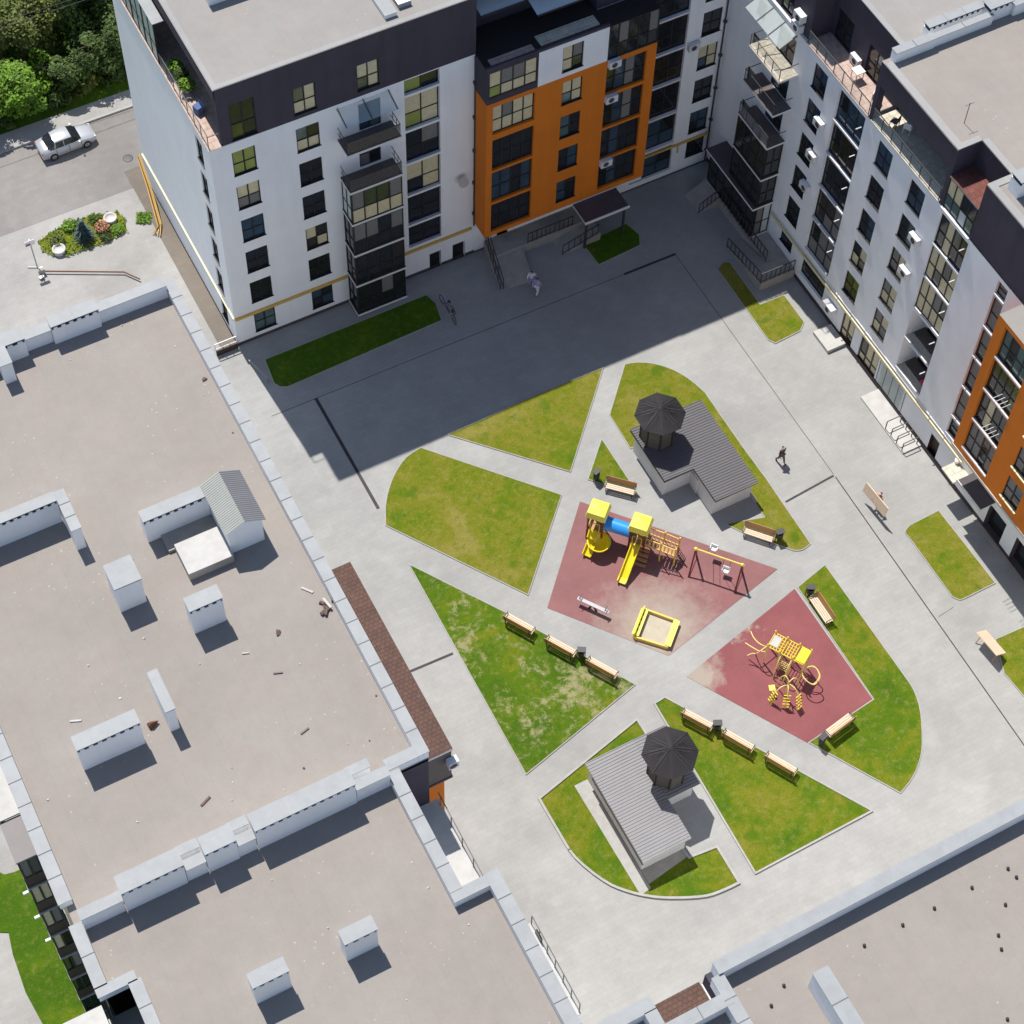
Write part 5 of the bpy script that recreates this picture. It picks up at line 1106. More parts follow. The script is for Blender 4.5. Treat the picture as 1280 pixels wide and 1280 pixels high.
for ang, L_, h_ in ((-100, .8, 1.4), (-55, 1.15, 1.5), (200, 1.0, 1.3), (25, .9, 1.6), (120, .7, 1.8)):
    v = Matrix.Rotation(R_(ang), 3, 'Z') @ d; w_ = Vector((-v.y, v.x, 0)); s = MB()
    pts = curve([m0 + up * h_, m0 + v * L_ * .45 + up * (h_ + .15), m0 + v * L_ * .9 + up * h_ * .6, m0 + v * L_], 5); s.tube(pts, T, 'yellow_tube', 6)
    if ang in (-100, -55, 200):
        for k in range(5): q = pts[-1].lerp(pts[len(pts) // 2], k / 4 * .9 + .1); s.tube([q - w_ * .2, q + w_ * .2], .035, 'yellow', 6)
    s.build('stepped_arch', cf2)
s = MB(); a = m0 - d * .75 + n * .25; s.obox(a + up * .62, .34, .34, .06, math.atan2(d.y, d.x), 'yellow_pale'); s.tube([a, a + up * .6], .035, 'yellow_tube', 6); s.build('seat', cf2)

# =================================================================== PEOPLE
def skin_mesh(name, joints, edges, m, parent=None, sub=2):
    me = bpy.data.meshes.new(name); me.from_pydata([j[0] for j in joints], edges, []); me.materials.append(MATS[m])
    o = bpy.data.objects.new(name, me); COL.objects.link(o)
    if parent is not None: o.parent = parent
    sk = o.modifiers.new('skin', 'SKIN'); sv = me.skin_vertices[0].data
    for i, j in enumerate(joints): sv[i].radius = (j[1], j[2] if len(j) > 2 else j[1])
    sv[0].use_root = True
    su = o.modifiers.new('sub', 'SUBSURF'); su.levels = su.render_levels = sub
    return o
def person(label, loc, rz, top, legs, stride=.22, arms=((.12, -.05), (-.12, .05)), hair='hair', group=None, reach=None):
    """standing or walking figure 1.72 m tall facing -y; arms give forward swing of each hand"""
    t = .22 * stride / .22
    J = [((0, 0, .95), .15, .11), ((0, .01, 1.15), .14, .10), ((0, 0, 1.36), .17, .11), ((0, 0, 1.47), .07), ((0, -.02, 1.54), .055), ((0, -.03, 1.62), .095, .105), ((0, -.03, 1.69), .08)]
    E_ = [(0, 1), (1, 2), (2, 3), (3, 4), (4, 5), (5, 6)]
    armJ = []; legJ = []
    for i, sg in enumerate((-1, 1)):
        fw = arms[i]; b = len(J)
        sh = (sg * .19, 0, 1.40)
        if reach: el = (sg * .25, -.12, 1.18); ha = (sg * .22, -.38, 1.18)
        else: el = (sg * .25, fw[0] * -.5, 1.14); ha = (sg * .25, -fw[0] * 1.6, .90)
        wr = tuple(Vector(el).lerp(Vector(ha), .82)); armJ.append((sh, el, wr, ha))
        J += [(sh, .06), (el, .042), (wr, .032), (ha, .035), (tuple(Vector(ha) + Vector((0, -.03, -.06))), .022)]
        E_ += [(2, b), (b, b + 1), (b + 1, b + 2), (b + 2, b + 3), (b + 3, b + 4)]
        b = len(J); st_ = sg * stride
        hp = (sg * .09, 0, .90); kn = (sg * .1, -st_ * .5 - .03, .50); an = (sg * .1, -st_ + (.06 if st_ < 0 else 0), .09 if st_ >= 0 else .13); to = (sg * .11, an[1] - .17, .04)
        legJ.append((hp, kn, an, to))
        J += [(hp, .085), (kn, .058), (an, .04), (to, .038)]; E_ += [(0, b), (b, b + 1), (b + 1, b + 2), (b + 2, b + 3)]
    o = skin_mesh('person', J, E_, 'skin'); o.location = loc; o.rotation_euler = (0, 0, rz); tag(o, label, 'person', group)
    JS = [((0, 0, .92), .165, .125), ((0, .01, 1.15), .155, .115), ((0, 0, 1.37), .185, .125), ((0, 0, 1.46), .09)]; ES = [(0, 1), (1, 2), (2, 3)]
    for a in armJ: b = len(JS); JS += [(a[0], .075), (tuple(Vector(a[1])), .055), (tuple(Vector(a[1]).lerp(Vector(a[2]), .6)), .045)]; ES += [(2, b), (b, b + 1), (b + 1, b + 2)]
    skin_mesh('shirt', JS, ES, top, o)
    JT = [((0, 0, .96), .165, .125)]; ET = []
    for a in legJ: b = len(JT); JT += [(a[0], .1), (a[1], .072), (tuple(Vector(a[1]).lerp(Vector(a[2]), .85)), .055)]; ET += [(0, b), (b, b + 1), (b + 1, b + 2)]
    skin_mesh('trousers', JT, ET, legs, o)
    skin_mesh('hair', [((0, .0, 1.70), .1, .105), ((0, .035, 1.62), .085)], [(0, 1)], hair, o)
    for a in legJ: skin_mesh('shoe', [(a[2], .05), (a[3], .045)], [(0, 1)], 'cloth_dark', o, 1)
    # face: eyes and nose as one small part
    s = MB()
    for sg in (-1, 1): s.obox((sg * .035, -.128, 1.635), .02, .012, .012, 0, 'hair')
    s.obox((0, -.14, 1.61), .018, .03, .035, 0, 'skin'); s.obox((0, -.128, 1.575), .045, .01, .01, 0, 'red_frame'); s.build('face', o, True)
    return o
p = at(975, 578); person('person in dark clothes walking alone on the sunlit paving right of the upper hut', (p.x, p.y, 0), R_(10), 'cloth_dark', 'cloth_grey', .26)
p = at(664, 359); person('person in a white top, further one of the pair by the shaded ramp', (p.x, p.y, 0), R_(150), 'cloth_white', 'cloth_lilac', .15, group='pair by the shaded ramp')
p = at(671, 368); person('person in lilac clothes, nearer one of the pair by the shaded ramp', (p.x, p.y, 0), R_(120), 'cloth_lilac', 'cloth_white', .18, group='pair by the shaded ramp')
# man carrying a long board
ca = W(1081, 608, 1.25); cb = W(1108, 641, 1.25); cd_ = (cb - ca).normalized(); cn = Vector((-cd_.y, cd_.x, 0)); cm = (ca + cb) / 2
pp = cm + cn * .33; person('person in a pink top standing behind a long beige board on the right paving', (pp.x, pp.y, 0), math.atan2(cn.y, cn.x) - math.pi / 2 , 'cloth_pink', 'cloth_dark', .1, reach=True)
s = MB(); s.bar(ca, cb, .06, .82, 'wood_pale'); r = Matrix.Rotation(R_(-10), 3, cd_)
s.v = [tuple(cm + r @ (Vector(v) - cm)) for v in s.v]; o = s.build('long_board'); tag(o, 'long beige wooden board held upright by a person on the right paving', 'board')
# leaning panel at the right edge
a = W(1226, 787, .95); b = W(1253, 818, .95); d = (b - a).normalized()
ln_ = thing('leaning_panel', 'pale wooden panel propped up on the paving beside the lawn at the right edge', 'board', ((a.x + b.x) / 2, (a.y + b.y) / 2, 0))
s = MB(); n_ = Vector((-d.y, d.x, 0)); c = (a + b) / 2
s.obox((c.x, c.y, .85), 1.75, .06, 1.0, Matrix((d, (n_ * .55 + Vector((0, 0, .83))).normalized(), d.cross((n_ * .55 + Vector((0, 0, .83))).normalized()))).transposed(), 'wood_pale'); s.build('panel', ln_)
s = MB()
for sg in (-.7, .7):
    q = c + d * sg; s.bar((q.x, q.y, .8), (q.x - n_.x * .35, q.y - n_.y * .35, 0), .05, .05, 'wood'); s.bar((q.x, q.y, .8), (q.x + n_.x * .4, q.y + n_.y * .4, 0), .05, .05, 'wood')
s.build('trestle', ln_)
# bicycles near the dark lawn
def bicycle(label, loc, rz, col):
    t = thing('bicycle', label, 'bicycle', loc, rz, 'bicycles by the dark lawn')
    for x in (-.52, .52):
        s = MB(); s.tube([(x + .33 * math.cos(a), 0, .34 + .33 * math.sin(a)) for a in [2 * math.pi * k / 18 for k in range(19)]], .022, 'tyre', 6, False)
        for k in range(8): a = math.pi * k / 8; s.tube([(x + .32 * math.cos(a), 0, .34 + .32 * math.sin(a)), (x - .32 * math.cos(a), 0, .34 - .32 * math.sin(a))], .004, 'steel', 4)
        s.build('wheel', t, True)
    s = MB(); 
    for a, b in (((-.52, 0, .34), (-.08, 0, .32)), ((-.08, 0, .32), (.38, 0, .78)), ((-.08, 0, .32), (-.22, 0, .85)), ((-.2, 0, .78), (.38, 0, .84)), ((-.52, 0, .34), (-.2, 0, .76)), ((.52, 0, .34), (.36, 0, .95))): s.tube([a, b], .022, col, 6)
    s.build('frame', t, True)
    s = MB(); s.obox((-.23, 0, .9), .26, .13, .06, 0, 'cloth_dark'); s.build('saddle', t, True)
    s = MB(); s.tube([(.3, -.28, .98), (.37, -.1, .97), (.37, .1, .97), (.3, .28, .98)], .018, 'steel', 6); s.build('handlebar', t, True)
p = at(559, 385); bicycle('pale bicycle standing past the end of the dark lawn, nearer the wall', (p.x, p.y, 0), R_(100), 'cloth_lilac')
p = at(564, 396); bicycle('grey bicycle standing past the end of the dark lawn, farther from the wall', (p.x, p.y, 0), R_(85), 'steel')

# =================================================================== STREET CORNER
def lofted(s, secs, m, smooth=True, cap=True):
    n = len(secs[0]); v = [p for q in secs for p in q]; f = []
    for i in range(len(secs) - 1):
        for k in range(n - 1): f.append((i * n + k, i * n + k + 1, (i + 1) * n + k + 1, (i + 1) * n + k))
    s.raw(v, f, m, smooth)
    if cap: s.face(secs[0], m); s.face(secs[-1][::-1], m)
car = thing('parked_car', 'silver saloon car parked at the kerb by the trees', 'car', (18.25, 94.45, 0), R_(2)); car.scale = (.9, .93, .95)
def sec(x, w, zb, zs, zt):   # half section mirrored: sill, waist, shoulder, top
    h = [(x, -w * .93, zb), (x, -w, (zb + zs) / 2), (x, -w * .98, zs), (x, -w * .86, zt), (x, -w * .4, zt + .015)]
    return h + [(x, -y, z) for _, y, z in h[::-1]]
s = MB(); lofted(s, [sec(-2.16, .66, .42, .68, .80), sec(-2.1, .78, .26, .72, .93), sec(-1.6, .84, .2, .78, .98), sec(-1.0, .86, .2, .8, .96), sec(0, .86, .2, .8, .95), sec(.8, .86, .2, .8, .94), sec(1.3, .84, .2, .76, .88), sec(1.85, .79, .22, .68, .78), sec(2.1, .70, .28, .58, .66), sec(2.18, .6, .34, .5, .56)], 'car_paint'); body = s.build('body', car, True)
s = MB(); lofted(s, [[(x, y, z) for x, y, z in q] for q in ([(-1.0, -.58, 1.36), (-1.0, -.5, 1.42), (-1.0, .5, 1.42), (-1.0, .58, 1.36)], [(-.6, -.6, 1.40), (-.6, -.5, 1.46), (-.6, .5, 1.46), (-.6, .6, 1.40)], [(.0, -.6, 1.40), (.0, -.5, 1.46), (0, .5, 1.46), (0, .6, 1.40)], [(.32, -.57, 1.35), (.32, -.48, 1.40), (.32, .48, 1.40), (.32, .57, 1.35)])], 'car_paint'); s.build('roof', car, True)
for nm, q in (('windscreen', [(1.02, -.66, .93), (1.02, .66, .93), (.32, .57, 1.37), (.32, -.57, 1.37)]), ('rear_window', [(-1.62, .64, .97), (-1.62, -.64, .97), (-1.0, -.57, 1.38), (-1.0, .57, 1.38)])):
    s = MB(); s.face(q, 'glass'); s.build(nm, car, True)
for sg in (-1, 1):
    s = MB(); q = [(-1.55, sg * .755, .95), (.95, sg * .755, .93), (.33, sg * .59, 1.36), (-1.0, sg * .59, 1.37)]; s.face(q if sg < 0 else q[::-1], 'glass'); s.bar((-.35, sg * .765, .95), (-.35, sg * .6, 1.38), .05, .02, 'car_paint'); s.bar((-1.1, sg * .765, .95), (-.98, sg * .6, 1.37), .07, .02, 'car_paint'); s.build('side_window', car, True)
    s = MB(); s.obox((.78, sg * .93, .98), .12, .18, .13, 0, 'car_paint'); s.build('mirror', car, True)
    s = MB(); s.obox((2.02, sg * .55, .62), .2, .26, .12, Matrix.Rotation(R_(12), 3, 'Y'), 'lamp_clear'); s.build('headlight', car, True)
    s = MB(); s.obox((-2.1, sg * .6, .80), .1, .24, .16, 0, 'lamp_red'); s.build('tail_light', car, True)
    s = MB(); s.box(-.05, .0, sg * .865 - .004, sg * .865 + .004, .3, .9, 'seam'); s.box(-1.05, -1.0, sg * .865 - .004, sg * .865 + .004, .3, .9, 'seam'); s.box(.9, .94, sg * .862 - .004, sg * .862 + .004, .3, .88, 'seam'); s.build('door_gap', car, True)
    for x in (-1.3, 1.32):
        s = MB(); rot = []
        prof = [(.2, -.1), (.3, -.1), (.315, -.05), (.315, .05), (.3, .1), (.2, .1)]
        n = 20; v = []; f = []
        for r, yy in prof: v += [(x + r * math.cos(2 * math.pi * k / n), sg * .80 + yy, .315 + r * math.sin(2 * math.pi * k / n)) for k in range(n)]
        for i in range(len(prof) - 1):
            for k in range(n): f.append((i * n + k, (i + 1) * n + k, (i + 1) * n + (k + 1) % n, i * n + (k + 1) % n))
        s.raw(v, f, 'tyre', True); w_ = s.build('wheel', car, True)
        s = MB(); yy = sg * .885; s.face([(x + .2 * math.cos(2 * math.pi * k / n), yy, .315 + .2 * math.sin(2 * math.pi * k / n)) for k in range(n)][::(1 if sg < 0 else -1)], 'rim')
        for k in range(5): a = 2 * math.pi * k / 5; s.bar((x, yy + sg * .01, .315), (x + .18 * math.cos(a), yy + sg * .01, .315 + .18 * math.sin(a)), .05, .02, 'rim')
        s.build('rim', w_, True)
s = MB(); s.lathe((21.5, 91.6, -.008), [(.34, 0), (.34, .012), (.30, .016), (.0, .016)], 'iron', 24); tag(s.build('manhole_cover'), 'round dark manhole cover in the road near the white block', 'manhole cover')
s = MB(); s.box(21.25, 21.9, 89.5, 90.0, 0, .012, 'iron')
for k in range(3): s.box(21.3, 21.85, 89.57 + .14 * k, 89.62 + .14 * k, .012, .02, 'rust')
tag(s.build('drain_grate'), 'small rusty drain grate between the manhole and the flower bed', 'drain grate')
# sign post with two plates and floodlight
b = at(47, 335)
sg_ = thing('sign_post', 'thin leaning post with a small blue and white sign beside the flower bed', 'sign', (b.x, b.y, 0))
s = MB(); s.tube([(b.x, b.y, 0), (b.x - .05, b.y, 2.9)], .04, 'steel', 8); s.tube([(b.x, b.y, .1), (b.x - .55, b.y + .3, .12)], .03, 'steel', 6); s.build('post', sg_)
s = MB(); s.box(b.x - .4, b.x + .25, b.y - .05, b.y - .02, 2.4, 2.85, 'sign_white'); s.box(b.x - .34, b.x - .05, b.y - .056, b.y - .05, 2.44, 2.62, 'sign_blue'); s.build('sign_plate', sg_)
bx_ = thing('boom_barrier', 'long brown boom barrier lying open above the pavement beside the sign', 'barrier', (b.x + .3, b.y - .2, 0))
a0 = at(55, 339, .2); a1 = at(155, 340, .2); a2 = at(175, 349, .2)
s = MB(); s.tube([a0, a1, a2], .05, 'rust', 8); s.build('boom', bx_)
s = MB(); s.box(a0.x - .35, a0.x + .05, a0.y - .12, a0.y + .12, 0, .5, 'concrete'); s.obox((a0.x - .1, a0.y + .3, .12), .3, .2, .2, .5, 'steel'); s.obox((a0.x - .3, a0.y - .35, .12), .3, .2, .2, .3, 'steel'); s.build('motor_box', bx_)
# planted bed
bed = [at(x / 5.3333, 200 + y / 5.3333) for x, y in ((258, 550), (330, 490), (430, 440), (520, 400), (620, 372), (780, 348), (835, 400), (843, 480), (770, 515), (690, 560), (560, 600), (450, 642), (350, 640), (285, 610))]
s = MB(); s.prism(bed, 0, .07, 'grass_dry', 'kerb'); tag(s.build('flower_bed_soil'), kind='structure')
def leaves(s, c, rx, ry, rz, n, size, m, shell=.55, clumps=0):
    cl = [(Vector((random.gauss(0, .42), random.gauss(0, .42), random.gauss(0, .42)))) for _ in range(clumps)] if clumps else None
    for _ in range(n):
        v = Vector((random.gauss(0, 1), random.gauss(0, 1), random.gauss(0, 1))).normalized() * (shell + (1 - shell) * random.random() ** .6)
        if cl:
            q = random.choice(cl); v = q + v * .36
            if v.length > 1.15: v = v.normalized() * 1.1
        p = Vector((c[0] + v.x * rx, c[1] + v.y * ry, c[2] + v.z * rz))
        if p.z < .05: p.z = .05 + random.random() * .2
        a = Vector((random.gauss(0, 1), random.gauss(0, 1), random.gauss(0, .6) )).normalized(); nrm = (v.normalized() * .5 + Vector((random.gauss(0, .5), random.gauss(0, .5), .5 + random.random()))).normalized()
        a = (a - nrm * a.dot(nrm)).normalized(); b_ = nrm.cross(a); z = size * random.uniform(.6, 1.3)
        s.face([p - a * z * .6, p + b_ * z * .38, p + a * z * .7, p - b_ * z * .38], m)
for (px_, py_), m, r, lab in (((88, 285), 'leaf_bright', .75, 'round green shrub left of the blue spruce'), ((119, 276), 'leaf_mid', .6, 'dark green shrub behind the flowering bush'), ((72, 304), 'leaf_olive', .7, 'loose olive shrub at the left end of the flower bed'), ((147, 289), 'leaf_bright', .6, 'yellow green shrub at the right end of the flower bed'), ((133, 298), 'leaf_dark', .55, 'dark low shrub in front of the pink flowers')):
    p = at(px_, py_); t = thing('shrub', lab, 'shrub', (p.x, p.y, 0), 0, 'shrubs of the flower bed')
    r *= .74; s = MB(); leaves(s, (p.x, p.y, r * .5), r, r, r * .6, 420, .12, m, .5); s.build('foliage', t)
    s = MB(); s.tube([(p.x, p.y, 0), (p.x, p.y, r * .6)], .04, 'bark', 5); s.build('stem', t)
p = at(128.5, 289); t = thing('flowering_bush', 'small bush with pink flowers right of the blue spruce', 'bush', (p.x, p.y, 0)); s = MB(); leaves(s, (p.x, p.y, .4), .5, .5, .4, 160, .12, 'leaf_mid', .5); s.build('foliage', t); s = MB(); leaves(s, (p.x, p.y, .5), .48, .48, .4, 260, .1, 'flower', .6); s.build('flowers', t)
p = at(106, 299); t = thing('spruce', 'small blue spruce in the middle of the flower bed', 'spruce', (p.x, p.y, 0))
s = MB(); s.tube([(p.x, p.y, 0), (p.x, p.y, 1.9)], [.06, .015], 'bark', 6); s.build('trunk', t)
s = MB()
for k in range(9):
    z = .2 + 1.7 * k / 8; r = .85 * (1 - k / 9.3); nb = 15 - k
    for j in range(nb):
        a = 2 * math.pi * (j + random.random() * .5) / nb; dr = Vector((math.cos(a), math.sin(a), -.12)); tip = Vector((p.x, p.y, z)) + dr * r * random.uniform(.8, 1.1); base_ = Vector((p.x, p.y, z + .06)); sd = Vector((-math.sin(a), math.cos(a), 0))
        for q in range(6):
            c = base_.lerp(tip, .3 + .7 * q / 5); w_ = .13 * (1.1 - q / 6)
            s.face([c - sd * w_ - dr * .02, c + dr * .1 + Vector((0, 0, .02)), c + sd * w_ - dr * .02, c - dr * .03 + Vector((0, 0, -.03))], 'leaf_blue')
s.build('foliage', t)
# random ground leaves of the bed
s = MB()
for _ in range(700):
    a = random.choice(bed); b = random.choice(bed); f = random.random(); q = Vector(a).lerp(Vector(b), f); leaves(s, (q.x, q.y, .12), .1, .1, .08, 1, .13, random.choice(['leaf_olive', 'leaf_bright', 'leaf_mid', 'leaf_olive']))
tag(s.build('ground_cover'), 'low green planting between the shrubs of the flower bed', 'ground cover', None, 'stuff')
s = MB()
for _ in range(260):
    q = at(random.uniform(172, 190), 0) if False else at(180 + random.uniform(-9, 9), 272 + random.uniform(-6, 8)); leaves(s, (q.x, q.y, .1), .1, .1, .1, 1, .13, 'leaf_bright')
tag(s.build('ground_cover'), 'small tuft of grass between the flower bed and the pipes', 'ground cover', None, 'stuff')
for (px_, py_), lab in (((74.5, 315), 'concrete planter ring at the left front of the flower bed'), ((138.5, 276), 'concrete planter ring behind the pink flowers')):
    p = at(px_, py_); s = MB(); s.lathe((p.x, p.y, .02), [(.40, 0), (.44, .35), (.36, .35), (.34, .24), (0, .24)], 'pot', 24); tag(s.build('planter_ring'), lab, 'planter')
# pipes along the foot of the white block
pb_ = thing('pipe_bundle', 'bundle of orange yellow pipes leaning along the west foot of the white block', 'pipes', (21.5, 87, 0))
for k in range(4):
    s = MB(); s.tube([(21.75 - .04 * k, 89.4, 2.5 - .1 * k), (21.65 - .08 * k, 87.5, 1.3), (21.3 - .1 * k, 85.2 - .1 * k, .25 + .05 * k), (20.85 - .12 * k, 84.3 + .15 * k, .15)], .038, 'pipe_yellow' if k != 2 else 'rust', 7); s.build('pipe', pb_)
ft = thing('fence_gate', 'short dark fence panel closing the alley at the corner of the white block', 'fence', (21.1, 73.9, 0))
s = MB(); s.box(20.4, 21.85, 73.82, 73.9, .02, .55, 'frame_brown'); s.build('panel', ft)
railing(ft, (20.4, 73.95, .5), (21.85, 73.95, .5), .6, 3, 'rail', 'white_trim')
s = MB(); s.bar((22.0, 72.4, .4), (22.45, 70.6, .4), .06, .06, 'steel'); s.bar((22.0, 72.4, 0), (22.0, 72.4, .4), .05, .05, 'steel'); s.bar((22.45, 70.6, 0), (22.45, 70.6, .4), .05, .05, 'steel'); tag(s.build('low_rail'), 'low steel rail on the paving by the corner of the white block', 'rail')

# =================================================================== TREES
def tree(label, x, y, h, r, m, n=9000, size=.19):
    t = thing('tree', label, 'tree', (x, y, 0), 0, 'trees across the road')
    s = MB(); tr = [(x, y, 0), (x + random.uniform(-.2, .2), y + random.uniform(-.2, .2), h * .35), (x + random.uniform(-.4, .4), y + random.uniform(-.4, .4), h * .8)]
    s.tube(tr, [.2 + h * .012, .15, .05], 'bark', 8)
    for k in range(6):
        a = 2 * math.pi * k / 6 + random.random(); z = h * random.uniform(.3, .6); s.tube([(x, y, z), (x + math.cos(a) * r * .4, y + math.sin(a) * r * .4, z + h * .15), (x + math.cos(a) * r * .75, y + math.sin(a) * r * .75, z + h * .22)], [.09, .06, .02], 'bark', 6)
    s.build('trunk', t)
    s = MB(); leaves(s, (x, y, h * .56), r, r, h * .44, int(n * (r / 2.6) ** 2), size, m, .35, 34); s.build('crown', t)
TR = [(14.0, 99.0, 3.8, 2.0, 'leaf_bright', 'low bright green tree at the left edge nearest the road'), (17.0, 99.2, 4.2, 2.4, 'leaf_bright', 'bright round tree just behind the parked car'), (20.2, 99.5, 3.2, 1.7, 'leaf_dark', 'low dark tree by the kerb, beyond the bonnet of the parked car'), (22.6, 100.0, 4.0, 2.1, 'leaf_dark', 'low dark tree in the shade near the white block'), (25.3, 100.4, 5.6, 2.4, 'leaf_dark', 'dark tree touching the outline of the white block'),
      (15.2, 102.6, 6.4, 2.6, 'leaf_olive', 'olive tree at the left edge in the second row'), (19.0, 102.9, 6.4, 2.8, 'leaf_olive', 'olive brown tree in the middle of the second row'), (22.8, 103.6, 7.0, 2.8, 'leaf_dark', 'dark tree right of the middle in the second row'), (26.4, 104.6, 7.0, 2.7, 'leaf_dark', 'dark tree behind the one touching the white block'), (16.6, 106.6, 7.5, 2.9, 'leaf_bright', 'bright tree in the top left corner, cut by both edges'), (20.6, 107.4, 7.5, 3.0, 'leaf_mid', 'mid green tree under the power lines'), (24.6, 108.2, 7.5, 2.9, 'leaf_olive', 'olive tree at the top edge beside the white block'), (18.5, 111.5, 7, 3, 'leaf_bright', 'bright tree at the top edge left of centre'), (22.6, 112.2, 7, 3, 'leaf_mid', 'mid green tree at the top edge, third row'), (27.6, 110.5, 7, 3, 'leaf_mid', 'mid green tree half hidden behind the white block')]
for x, y, h_, r, m, lab in TR: tree(lab, x, y, h_, r, m)
for x, y, r, m, lab in ((12.6, 98.3, 1.1, 'leaf_mid', 'mid green roadside bush at the left edge'), (15.4, 98.1, 1.0, 'leaf_dark', 'dark roadside bush behind the boot of the parked car'), (18.7, 98.3, 1.2, 'leaf_dark', 'dark roadside bush behind the middle of the parked car'), (21.3, 98.5, 1.1, 'leaf_olive', 'olive roadside bush beyond the bonnet of the parked car'), (23.6, 98.6, 1.2, 'leaf_dark', 'dark roadside bush nearest the white block')):  # undergrowth added to darken the shaded strip between trees and footpath
    t = thing('bush', lab, 'bush', (x, y, 0), 0, 'bushes along the footpath'); s = MB(); leaves(s, (x, y, r * .6), r * 1.1, r * .8, r * .75, 1500, .15, m, .4, 12); s.build('foliage', t); s = MB(); s.tube([(x, y, 0), (x, y, r * .7)], .05, 'bark', 5); s.build('stem', t)
s = MB()
for k, z in enumerate((7.6, 7.9)):
    a = at(0, 28 + 8 * k, z); b = at(100, -4 + 6 * k, z); s.tube([a - (b - a) * 2, a.lerp(b, .5), b + (b - a) * 2], .02, 'iron', 5)
tag(s.build('power_line'), 'pair of thin power lines above the trees', 'power line')

# =================================================================== TERRACES AND BALCONIES
def pot_plant(label, x, y, z, r, m, group='potted plants on the left terrace'):
    t = thing('potted_plant', label, 'potted plant', (x, y, z), 0, group)
    s = MB(); s.lathe((x, y, z), [(.14, 0), (.2, .35), (.16, .35), (0, .32)], 'pot', 12); s.build('pot', t)
    s = MB(); leaves(s, (x, y, z + .35 + r * .6), r, r, r * .8, 240, .16, m, .4); s.build('foliage', t)
pot_plant('bushy potted plant at the far end of the left terrace', 22.5, 80.2, 18.47, .5, 'leaf_bright'); pot_plant('bushy potted plant second from the far end of the left terrace', 22.55, 78.6, 18.47, .5, 'leaf_bright'); pot_plant('low dark potted plant between the chairs of the left terrace', 22.6, 79.5, 18.47, .45, 'leaf_dark')
s = MB(); s.obox((22.55, 76.9, 18.75), .5, .5, .5, .3, 'cloth_blue'); s.obox((22.75, 76.9, 19.1), .08, .5, .5, .3, 'cloth_blue'); tag(s.build('armchair', bevel=.04), 'small blue armchair on the left terrace', 'armchair')
def chair(label, x, y, z, rz, m):
    t = thing('terrace_chair', label, 'chair', (x, y, z), rz, 'chairs on the right terraces')
    s = MB(); s.box(-.22, .22, -.22, .22, .42, .46, m); s.build('seat', t, True)
    s = MB(); s.box(-.22, .22, .19, .23, .46, .9, m); s.build('backrest', t, True)
    for a in (-.2, .2):
        for b in (-.2, .2): s = MB(); s.bar((a, b, 0), (a, b, .42), .035, .035, m); s.build('leg', t, True)
chair('white chair by the end wall of the reddish terrace', 57.0, 60.2, 18.6, .6, 'seat_white'); chair('pale chair on the cream floored terrace under the dark roof', 57.4, 57.6, 18.6, 2.2, 'seat_white'); chair('dark chair on the cream floored terrace, beside a pale one', 57.0, 58.3, 18.6, 3.6, 'cloth_grey')
t = thing('terrace_table', 'white topped table on the reddish terrace', 'table', (57.1, 62.3, 18.6)); s = MB(); s.box(56.8, 57.4, 62.0, 62.6, 19.28, 19.34, 'seat_white'); s.build('table_top', t)
for a in (56.85, 57.33):
    for b in (62.05, 62.53): s = MB(); s.box(a, a + .04, b, b + .04, 18.6, 19.28, 'steel'); s.build('leg', t)
s = MB(); s.lathe((56.8, 50.3, 3.7), [(0, -.17), (.1, -.14), (.16, -.05), (.16, .05), (.1, .14), (0, .17)], 'pink_ball', 14); tag(s.build('ball'), 'pink ball on the open balcony of the right wing', 'ball')
s = MB(); s.lathe((56.0, 45.1, 2.5), [(.0, 0), (.14, .02), (.16, .3), (0, .3)], 'seat_white', 12); tag(s.build('bucket'), 'white bucket on the small cream canopy of the right wing', 'bucket')

# =================================================================== LOOSE THINGS ON THE ROOFS
def debris(label, px_, py_, kind, size, m, rz, z=ZR, cat='debris', group=None, name='roof_debris'):
    p = at(px_, py_, z); s = MB()
    if kind == 'board': s.obox((p.x, p.y, z + .04), size, size * .16, .05, rz, m)
    elif kind == 'heap':
        for k in range(9): s.obox((p.x + random.gauss(0, size * .3), p.y + random.gauss(0, size * .45), z + .06 + .03 * (k % 3)), size * random.uniform(.3, .6), size * random.uniform(.15, .3), .1, Matrix.Rotation(random.random() * 3, 3, 'Z') @ Matrix.Rotation(random.uniform(-.3, .3), 3, 'X'), m)
        s.obox((p.x + .05, p.y + .1, z + .2), .12, size * 1.1, .06, .2, 'concrete_pale')
    else:
        v = [Vector((random.gauss(0, 1), random.gauss(0, 1), random.gauss(0, .5))).normalized() * size * random.uniform(.6, 1) for _ in range(12)]
        bm = bmesh.new(); vs_ = [bm.verts.new(q) for q in v]; r = bmesh.ops.convex_hull(bm, input=vs_); bm.verts.ensure_lookup_table()
        for f in bm.faces: s.face([Vector(w_.co) + Vector((p.x, p.y, z + size * .3)) for w_ in f.verts], m)
        bm.free()
    tag(s.build(name), label, cat, group)
debris('heap of brown rubble with a white batten against the roof parapet', 409, 759, 'heap', .55, 'rubble', 0, cat='rubble', name='rubble_heap')
debris('pale plank lying left of the rubble heap', 384, 738, 'board', .6, 'concrete_pale', -.9, name='plank', cat='plank'); debris('brown crumpled cardboard between two chimneys', 192, 909, 'lump', .36, 'rust', 0, name='cardboard', cat='cardboard'); debris('red and white brick lying alone near the wall of stacks', 257, 1002, 'board', .55, 'rubble', .4, name='brick', cat='brick'); debris('white batten left of the widest chimney', 94.5, 901.5, 'board', .5, 'concrete_pale', -.38, name='batten', cat='batten')
